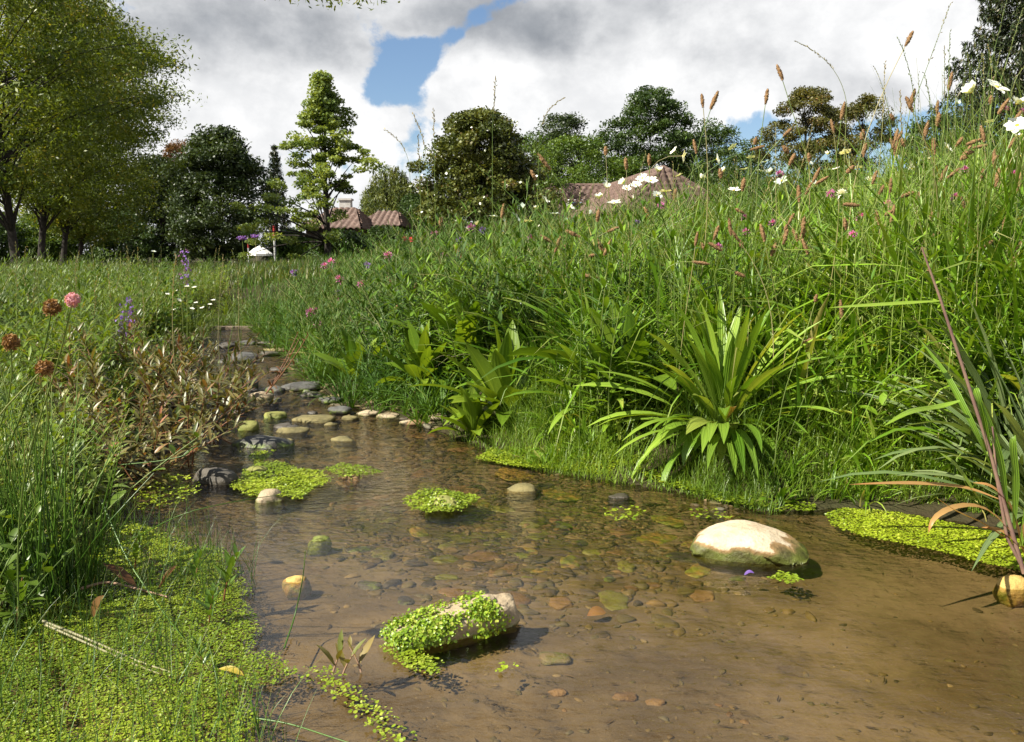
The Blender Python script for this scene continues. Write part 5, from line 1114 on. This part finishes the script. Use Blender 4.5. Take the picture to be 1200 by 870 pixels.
# ---- ribwort heads on stalks
def head_geo(g, L=.03, r=.0048, bendy=.0):
    K, S = 15, 10; s = np.linspace(0, 1, K); th = np.arange(S) * 6.283 / S
    pr = np.clip(np.sin(np.pi * np.clip(s * .93 + .05, 0, 1)) ** .42, .1, 1) * r
    rr = pr[:, None] * (1 + .22 * rng.normal(size=(K, S))); P = np.stack([rr * np.cos(th + s[:, None] * 2) + bendy * (s[:, None] ** 2) * L, rr * np.sin(th + s[:, None] * 2), np.repeat((s * L)[:, None], S, 1)], -1)
    k = np.arange(K * S).reshape(K, S); q = np.stack([k[:-1], np.roll(k[:-1], -1, 1), np.roll(k[1:], -1, 1), k[1:]], -1).reshape(-1, 4); g.add(P.reshape(-1, 3), q)
    c = np.stack([pr.repeat(6) * 1.05 * np.cos(np.tile(np.arange(6), K)), pr.repeat(6) * 1.05 * np.sin(np.tile(np.arange(6), K)), (s * L).repeat(6)], -1); c[:, 0] += bendy * (s.repeat(6) ** 2) * L
    leaf_cloud(g, c + rng.normal(size=c.shape) * .0006, .0035, (0, 0, .2), .5)
HEADM = []
for L_, r_, b_ in [(.044, .0054, 0), (.034, .0056, 0), (.052, .0052, .12), (.026, .006, 0), (.046, .0056, -.15)]:
    g = Geo(); head_geo(g, L_, r_, b_); HEADM.append(g.mesh('seed_head', M['head']))
def stalk(name, label, cat, group, px, py, dd, parts, ang=0.0, sm=None, rad=.0013, rootdx=None, sc=1.0, bow=None, toward=0.0, hz=0.0):
    """a stalk whose head sits at px,py and depth dd; ang = lean of the head in the picture plane (radians, clockwise)"""
    e = at_depth(px, py, dd); rx = e[0] - math.sin(ang) * .25 * (e[2] - .2) + (rng.normal() * .05 if rootdx is None else rootdx); ry = dd + rng.normal() * .06 + .08
    rz = h1(rx, ry); root = np.array((rx, ry, rz - .02)); o = empty(name, label, cat, tuple(root), group=group); e = e - root
    hd = np.array((math.sin(ang), toward, math.cos(ang))); hd = hd / np.linalg.norm(hd)
    ln = max(np.linalg.norm(e), .05); c1 = np.array([0, 0, ln * .5]) + rng.normal(size=3) * ln * .05; c2 = e - hd * ln * .35
    s = np.linspace(0, 1, 12)[:, None]; pth = (1 - s) ** 3 * np.zeros(3) + 3 * s * (1 - s) ** 2 * c1 + 3 * s * s * (1 - s) * c2 + s ** 3 * e
    g = Geo(); tubes(g, pth, np.linspace(rad * 1.15, rad * .8, 12)[None], 5); g.obj('stem', sm or M['stem'], o)
    q = Vector(hd).to_track_quat('Z', 'Y')
    for pn, me in parts:
        c = bpy.data.objects.new(pn, me); COL.objects.link(c); c.parent = o; c.location = tuple(e); c.rotation_mode = 'QUATERNION'; c.rotation_quaternion = q; c.scale = (sc, sc, sc)
    return o
RH = [(824, 122, -.15), (833, 124, .35), (917, 90, -.35), (897, 118, .12), (884, 166, .25), (879, 172, 1.3), (816, 176, -.2), (918, 156, .8), (924, 176, -.7), (925, 190, .4), (948, 186, -.1), (977, 152, -.2), (986, 136, .1), (944, 224, .45), (953, 210, .35), (992, 199, .8), (1012, 180, 0), (1010, 160, .1), (956, 212, 1.0), (1061, 50, .45), (1067, 122, .12), (1060, 168, -.35), (1049, 178, .1), (1098, 130, 0), (1098, 144, .1), (1112, 102, .05), (1083, 160, .1), (1120, 168, .6), (1140, 170, 1.35), (1132, 166, 1.2), (1165, 193, -.1), (1161, 118, -.05), (1170, 130, .5), (1186, 142, .6), (1182, 170, .5), (1166, 216, .2),
 (861, 315, 2.0), (965, 326, 1.5), (904, 296, .3), (920, 268, .2), (811, 303, 1.7), (940, 270, .1), (857, 272, -.2), (815, 284, .1), (1007, 237, -1.5), (1043, 222, 0), (1184, 318, 0), (710, 178, -.05), (734, 195, -.08), (761, 190, -.05), (662, 292, .1), (650, 292, .35), (690, 296, 1.5), (711, 268, 1.2), (679, 274, -1.1), (758, 304, -.3), (768, 308, 1.4), (682, 318, 1.8), (603, 310, .25), (502, 325, -.6), (542, 301, -.5), (559, 324, .7), (516, 262, .1), (588, 252, .15), (463, 340, -.4), (489, 340, -.2), (531, 352, 1.45), (463, 358, .9), (476, 388, 1.9), (415, 376, -.5), (525, 424, 0), (608, 387, 1.6), (694, 404, .1), (605, 340, .1), (717, 448, -1.4), (955, 350, .2), (986, 369, 0), (1043, 566, 2.6), (1143, 336, 1.7), (938, 399, 1.2), (628, 207, -.5), (645, 195, -.7),
 (1022, 212, .3), (1075, 230, .2), (1130, 240, -.3), (1175, 260, .4), (1090, 262, .1), (1150, 205, .2), (1030, 260, -.2), (870, 220, .1), (845, 205, -.15), (790, 230, .1), (1192, 220, .2), (1110, 205, .9)]
RH += [(rng.uniform(1030, 1205), rng.uniform(125, 330), rng.normal() * .7) for _ in range(30)] + [(rng.uniform(640, 1030), rng.uniform(225, 330), rng.normal() * .7) for _ in range(22)]
for i, (px, py, an) in enumerate(RH):
    dd = 2.35 + .5 * rng.random() if px > 800 else 3.0 + .9 * rng.random()
    if py > 340 and px > 800: dd = 2.0 + .4 * rng.random()
    if px < 640: dd = 3.6 + 1.2 * rng.random()
    if py < 205: lab = ('brown ribwort seed head standing up against the sky right of the middle' if px < 1000 else 'brown ribwort seed head rising against the sky near the spruce') if px > 800 else 'brown ribwort seed head in front of the tiled roof'
    elif px < 640: lab = 'brown ribwort seed head in the shaded left part of the meadow'
    elif px < 800: lab = 'brown ribwort seed head in the grass below the tiled roof'
    else: lab = 'brown ribwort seed head among the green grass right of the middle' if px < 1020 else 'brown ribwort seed head among the dense stalks at the right edge'
    if (px, py) == (1061, 50): lab = 'highest brown ribwort seed head on a bowed stalk against the cloud'
    if (px, py) == (917, 90): lab = 'brown ribwort seed head leaning left alone above the autumn-coloured tree'
    if (px, py) == (1043, 566): lab = 'pale ribwort head hanging upside down over the bright duckweed'
    stalk('ribwort_stalk', lab, 'seed stalk', 'brown ribwort seed heads', px, py + 4, dd, [('seed_head', HEADM[rng.integers(0, 5)])], an, sc=dd / 2.45 * rng.uniform(.8, 1.1), rad=.0013 * dd / 2.4)

# ---- grass ears against the sky
def ear(label, tip, low, dd, ear_len=.35, dense=26, mat='seed', bend=0.0, rad=.0009, sp=.009):
    a, b = at_depth(*tip, dd), at_depth(*low, dd); root = b + (b - a) * .25; rx = root[0]; root = np.array((rx, dd + .05, h1(rx, dd + .05) - .02)); o = empty('grass_stalk', label, 'grass stalk', tuple(root), group='flowering grass stalks')
    c = (a + b) / 2 + np.array([bend, 0, abs(bend) * .6]); pth = np.concatenate([bez(root, (root + b) / 2, b, 6)[:-1], bez(b, c, a, 10)]) - root
    g = Geo(); tubes(g, pth, np.linspace(rad * 1.3, rad * .5, len(pth))[None], 4); g.obj('stem', M['stem'], o)
    s = np.linspace(1 - ear_len, 1, dense); k = s * (len(pth) - 1); pts = np.stack([np.interp(k, np.arange(len(pth)), pth[:, i]) for i in range(3)], -1); tn = unit(np.gradient(pts, axis=0))
    g = Geo(); d = unit(tn + rng.normal(size=pts.shape) * .35); nr = unit(np.cross(d, rng.normal(size=pts.shape))); sd_ = np.cross(nr, d); L_ = sp * U(.7, 1.2, dense)[:, None]; pp_ = pts + sd_ * L_ * .15
    V = np.stack([pp_, pp_ + d * L_ * .45 + sd_ * L_ * .17, pp_ + d * L_, pp_ + d * L_ * .45 - sd_ * L_ * .17], 1); V2 = np.stack([pp_, pp_ + d * L_ * .45 + nr * L_ * .17, pp_ + d * L_, pp_ + d * L_ * .45 - nr * L_ * .17], 1)
    g.add(V.reshape(-1, 3), np.arange(dense * 4).reshape(-1, 4), None, rng.random()); g.add(V2.reshape(-1, 3), np.arange(dense * 4).reshape(-1, 4), None, rng.random()); g.obj('seed_ear', M[mat], o)
for tip, low, dd, el_, bd, mt, lab in [
 ((1114, 4), (1072, 118), 2.2, .4, .0, 'seed', 'pale grass ear leaning right, tip at the top of the picture'),
 ((934, 49), (992, 120), 2.5, .35, .05, 'seed', 'dark curved grass ear bowing left above the autumn tree'),
 ((1053, 46), (1073, 150), 2.1, .5, .02, 'seed_green', 'green grass ear crossing the highest ribwort stalk'),
 ((1113, 38), (1110, 160), 2.1, .5, .0, 'seed_green', 'green upright grass ear just left of the spruce'),
 ((1107, 56), (1107, 150), 2.15, .4, .0, 'seed', 'brown upright grass ear touching the green one left of the spruce'),
 ((1083, 86), (1094, 175), 2.1, .5, .01, 'seed_green', 'short green grass ear left of the upright pair'),
 ((1037, 74), (1034, 150), 2.7, .5, .0, 'seed', 'airy pale grass ear beside the jagged autumn tree'),
 ((1055, 108), (1057, 170), 2.7, .5, .0, 'seed', 'airy pale grass ear below the highest ribwort head'),
 ((1180, 0), (1150, 120), 2.0, .5, .0, 'seed_green', 'grass ear in front of the spruce, left one'), ((1198, 12), (1168, 110), 2.0, .5, .0, 'seed_green', 'grass ear in front of the spruce, right one'),
 ((581, 93), (577, 150), 3.6, .45, .0, 'seed', 'pale grass ear standing above the glossy bushy tree'),
 ((659, 116), (632, 160), 3.6, .5, -.04, 'seed', 'bowed pale grass ear right of the glossy bushy tree'),
 ((484, 134), (500, 190), 3.8, .45, .02, 'seed', 'thin grass ear before the blue sky gap, right one'), ((451, 152), (480, 200), 3.9, .4, .05, 'seed', 'thin grass ear before the willow, bowing left'), ((508, 130), (509, 180), 3.8, .4, 0, 'seed', 'short thin grass ear at the left edge of the glossy tree'), ((490, 160), (492, 205), 3.9, .4, 0, 'seed', 'thin grass ear between willow and glossy tree'),
 ((970, 150), (1010, 220), 2.3, .5, .03, 'seed', 'twisted pale grass ear among the ribwort heads'), ((1000, 130), (1016, 200), 2.4, .5, .02, 'seed', 'loose grass ear left of the blue sky gap')]:
    ear(lab, tip, low, dd, el_, 30 if el_ > .4 else 24, mt, bd, sp=.008 * dd / 2.2)
for i in range(70):
    px = rng.uniform(620, 1230); dd = rng.uniform(2.2, 4.2); top = 300 - (np.interp(px, [600, 800, 1000, 1100, 1200], [45, 95, 140, 190, 210]) + rng.normal() * 28); 
    ear('slender grass stalk with a narrow ear in the right meadow', (px, top), (px + rng.normal() * 14, top + 110), dd, .4, 20, ('seed', 'seed_green', 'seed_green')[i % 3], rng.normal() * .03, sp=.007 * dd / 2.2)

for i in range(46):
    px = rng.uniform(-10, 290); dd = rng.uniform(2.6, 7); top = rng.uniform(286, 330)
    ear('slender seeding grass stalk in the left meadow', (px, top), (px + rng.normal() * 6, top + 160 / dd * 2), dd, .35, 18, ('seed', 'seed', 'seed_green')[i % 3], rng.normal() * .02, rad=.0012, sp=.012)
# ---- flowers
def daisy_geo(n, L, Wd, cup=.25, droop=.2):
    gp, gd = Geo(), Geo(); a = np.arange(n) * 6.283 / n + U(-.1, .1, n)
    blades(gp, np.stack([np.cos(a) * .15 * L, np.sin(a) * .15 * L, np.zeros(n)], -1), a, L * U(.85, 1.1, n), Wd, 1.571 - cup + U(-.15, .15, n), droop + U(-.1, .1, n), 4, 'oval', .12)
    bm = bmesh.new(); bmesh.ops.create_uvsphere(bm, u_segments=10, v_segments=6, radius=L * .19); v = np.array([q.co[:] for q in bm.verts]) * (1, 1, .6); f = [[q.index for q in ff.verts] for ff in bm.faces]; bm.free()
    gd.add(v, [q for q in f if len(q) == 4], [q for q in f if len(q) == 3]); return gp, gd
def flower_parts(n, L, Wd, cup, droop, pm, dm):
    gp, gd = daisy_geo(n, L, Wd, cup, droop); return [('petals', gp.mesh('petals', pm)), ('flower_disc', gd.mesh('flower_disc', dm))]
COS = flower_parts(8, .023, .017, .15, .2, M['white_petal'], M['yellow_disc']); DAI = flower_parts(9, .015, .009, .3, .1, M['white_petal'], M['yellow_disc']); SIDE = flower_parts(8, .024, .017, .8, -.2, M['white_petal'], M['yellow_disc'])
def puff(n, r, pm, gm, flat=.8):
    g = Geo(); d = unit(rng.normal(size=(n, 3)) + (0, 0, .7)); blades(g, d * r * .35, np.arctan2(d[:, 1], d[:, 0]), r * U(.55, .85, n), r * .22, np.arccos(np.clip(d[:, 2], -1, 1)), U(-.2, .3, n), 2, 'lance', 0)
    h = Geo(); bm = bmesh.new(); bmesh.ops.create_uvsphere(bm, u_segments=8, v_segments=6, radius=r * .42); v = np.array([q.co[:] for q in bm.verts]) * (1, 1, 1.1) - (0, 0, r * .25); f = [[q.index for q in ff.verts] for ff in bm.faces]; bm.free(); h.add(v, [q for q in f if len(q) == 4], [q for q in f if len(q) == 3])
    return [('petals', g.mesh('petals', pm)), ('calyx', h.mesh('calyx', gm))]
KNP = puff(60, .017, M['pink_petal'], M['herb_dark']); VIO = puff(50, .016, M['blue_petal'], M['herb_dark']); RED = puff(40, .010, M['red_petal'], M['herb_dark']); 
def ball(r, pm, gm):
    g, h = Geo(), Geo(); d = unit(rng.normal(size=(320, 3)) + (0, 0, .35)); leaf_cloud(g, d * r * U(.72, 1.0, 320)[:, None] * (1, 1, 1.1), r * .42, (0, 0, .3), .5, droop=None)
    bm = bmesh.new(); bmesh.ops.create_uvsphere(bm, u_segments=10, v_segments=8, radius=r * .75); v = np.array([q.co[:] for q in bm.verts]); f = [[q.index for q in ff.verts] for ff in bm.faces]; bm.free(); h.add(v, [q for q in f if len(q) == 4], [q for q in f if len(q) == 3])
    return [('petals', g.mesh('petals', pm)), ('calyx', h.mesh('calyx', gm))]
CLP = ball(.0105, M['clover_pink'], M['clover_pink']); CLD = ball(.012, M['dry_head'], M['dry_leaf']); WHP = puff(90, .015, M['white_petal'], M['herb'])
for px, py, dd, kit_, an, sc_, lab in [
 (1168, 102, 2.0, COS, .4, 1.15, 'big white cosmos flower in front of the spruce'), (1192, 147, 2.0, COS, -.6, 1.1, 'big white cosmos flower at the right picture edge'), (1138, 108, 2.1, SIDE, -.7, 1.0, 'white cosmos seen from the side left of the big one'), (1192, 122, 2.1, SIDE, .2, .8, 'half-open white flower between the two big cosmos'),
 (986, 228, 2.3, WHP, 0, 1.0, 'round white clock-like seed head in the grass below the autumn tree')]:
    stalk('white_flower', lab, 'flower', None, px, py, dd, kit_, an, sc=sc_, rad=.0011, toward=-.75 if kit_ is COS else -.3)
WF = [(859, 180), (840, 194), (848, 208), (897, 197), (889, 208), (902, 210), (916, 219), (933, 209), (970, 188), (946, 195), (991, 186), (1069, 205), (1091, 194), (1067, 249), (1018, 220), (1006, 204), (1196, 190), (1194, 168), (763, 219), (753, 216), (771, 208), (745, 224), (734, 228), (730, 222), (790, 184), (638, 241), (629, 252), (618, 267), (662, 263), (612, 252), (578, 261), (593, 267), (711, 227), (796, 213), (808, 226), (822, 216), (872, 206), (880, 192), (702, 240), (720, 245), (650, 258), (690, 258), (604, 262), (634, 270), (560, 270), (548, 276), (800, 190), (1050, 215), (1110, 180), (980, 205), (955, 225), (780, 232), (770, 236), (742, 240), (860, 230), (668, 250), (676, 268), (590, 280), (1160, 150), (1120, 128)]
for i, (px, py) in enumerate(WF):
    dd = (3.2 + rng.random() * 1.4) if px > 800 else (4.2 + rng.random() * 1.8)
    lab = 'small white daisy-like flower on the meadow crest before the big tiled roof' if px < 830 else 'small white daisy-like flower on the meadow crest below the autumn trees'
    if px < 640: lab = 'small white daisy-like flower before the foot of the glossy bushy tree'
    stalk('white_flower', lab, 'flower', 'small white flowers on the meadow crest', px, py - 7, dd, (DAI, DAI, SIDE)[i % 3], rng.normal() * .75, sc=dd / 3.0 * rng.uniform(.9, 1.5) * (1, 1, .62)[i % 3], rad=.001 * dd / 3, toward=-rng.uniform(-.5, 1.0))
PF = [(775, 241, KNP), (914, 205, KNP), (974, 227, KNP), (874, 273, KNP), (1118, 231, KNP), (1007, 254, KNP), (1176, 129, KNP), (1197, 131, KNP), (872, 255, KNP), (552, 268, KNP), (566, 271, VIO), (538, 282, VIO), (474, 280, RED), (482, 281, RED), (508, 275, KNP), (398, 328, KNP), (400, 352, KNP), (423, 333, KNP), (368, 365, KNP), (372, 381, KNP), (380, 312, KNP), (363, 367, KNP), (396, 343, VIO), (388, 308, KNP), (345, 320, VIO), (520, 300, KNP), (622, 280, KNP), (700, 300, VIO), (842, 290, KNP), (905, 262, KNP), (1040, 240, KNP), (1130, 200, KNP), (1186, 205, KNP), (1000, 275, KNP), (745, 262, VIO), (455, 300, KNP), (430, 312, VIO)]
for i, (px, py, k_) in enumerate(PF):
    dd = rng.uniform(2.3, 3.2) if px > 800 else (rng.uniform(3.6, 5) if px > 450 else rng.uniform(4.6, 5.6))
    col = 'red' if k_ is RED else ('violet' if k_ is VIO else 'magenta'); where = 'at the brook bend' if px < 450 else ('in the middle of the meadow' if px < 800 else 'in the grass on the right')
    stalk('knapweed_flower', f'{col} thistle-like flower {where}', 'flower', f'{col} flowers', px, py, dd, k_, rng.normal() * .5, sc=dd / 3.0 * rng.uniform(.8, 1.1), rad=.001 * dd / 3, toward=-.3)
# clover heads at the left edge
for px, py, k_, an, lab in [(85, 352, CLP, .35, 'pink clover head, the only fresh one at the left edge'), (61, 361, CLD, .3, 'dried brown clover head just left of the pink one'), (13, 402, CLD, .1, 'dried brown clover head nearest the left edge'), (52, 432, CLD, .9, 'dried brown clover head lowest of the three')]:
    stalk('clover', lab, 'flower', None, px, py, 1.15, k_, an, sc=.95, rad=.0013, rootdx=-.16, toward=-.2)
for px, py, dd in [(146, 362, 3.6), (150, 352, 3.7), (154, 372, 3.5), (215, 300, 7)]:
    g = Geo(); n_ = 60; s = rng.random(n_); c = np.stack([rng.normal(size=n_) * .012, rng.normal(size=n_) * .012, -.15 * s], -1); leaf_cloud(g, c, .014, (0, 0, 0), .6)
    stalk('sage_spike', 'violet-blue sage spike in the left meadow', 'flower', 'violet sage spikes', px, py - 8, dd, [('flower_spike', g.mesh('flower_spike', M['blue_petal']))], rng.normal() * .15, sc=dd / 3.6, rad=.0014)
YF = [(206, 341), (230, 355), (237, 361), (225, 362), (205, 363), (250, 352), (219, 336), (228, 337), (246, 357), (180, 295), (196, 345), (210, 352)]
for i, (px, py) in enumerate(YF): stalk('white_flower', 'small white daisy in the left meadow beside the brook', 'flower', 'small white flowers of the left meadow', px, py, rng.uniform(4.6, 5.8), DAI, rng.normal() * .3, sc=.95, rad=.0012, toward=-.3)
for px, py, lab in [(284, 279, 'flat-topped purple verbena in front of the thin post'), (299, 277, 'flat-topped purple verbena right of the thin post')]:
    g = Geo(); n_ = 160; c = rng.normal(size=(n_, 3)) * (.013, .013, .006); leaf_cloud(g, c, .011, (0, 0, .5), .6)
    stalk('verbena', lab, 'flower', None, px, py, 7.5, [('flower_head', g.mesh('flower_head', M['blue_petal']))], 0.0, sc=1.3, rad=.002, rootdx=0.0)
# old wooden sill across the upper brook
q = at_depth(262, 389, 7.0); g = Geo(); box(g, (-.25, -.04, -.03), (.25, .04, .006)); o = g.obj('wooden_sill', plain_mat('weathered_wood', (.10, .075, .05), (.17, .13, .09), .85, 14, .6, 60), loc=(q[0], 7.0, .02), flat=True)
bv = o.modifiers.new('b', 'BEVEL'); bv.width = .008; bv.segments = 2; tag(o, 'old wooden sill laid across the far end of the brook', 'wood beam')
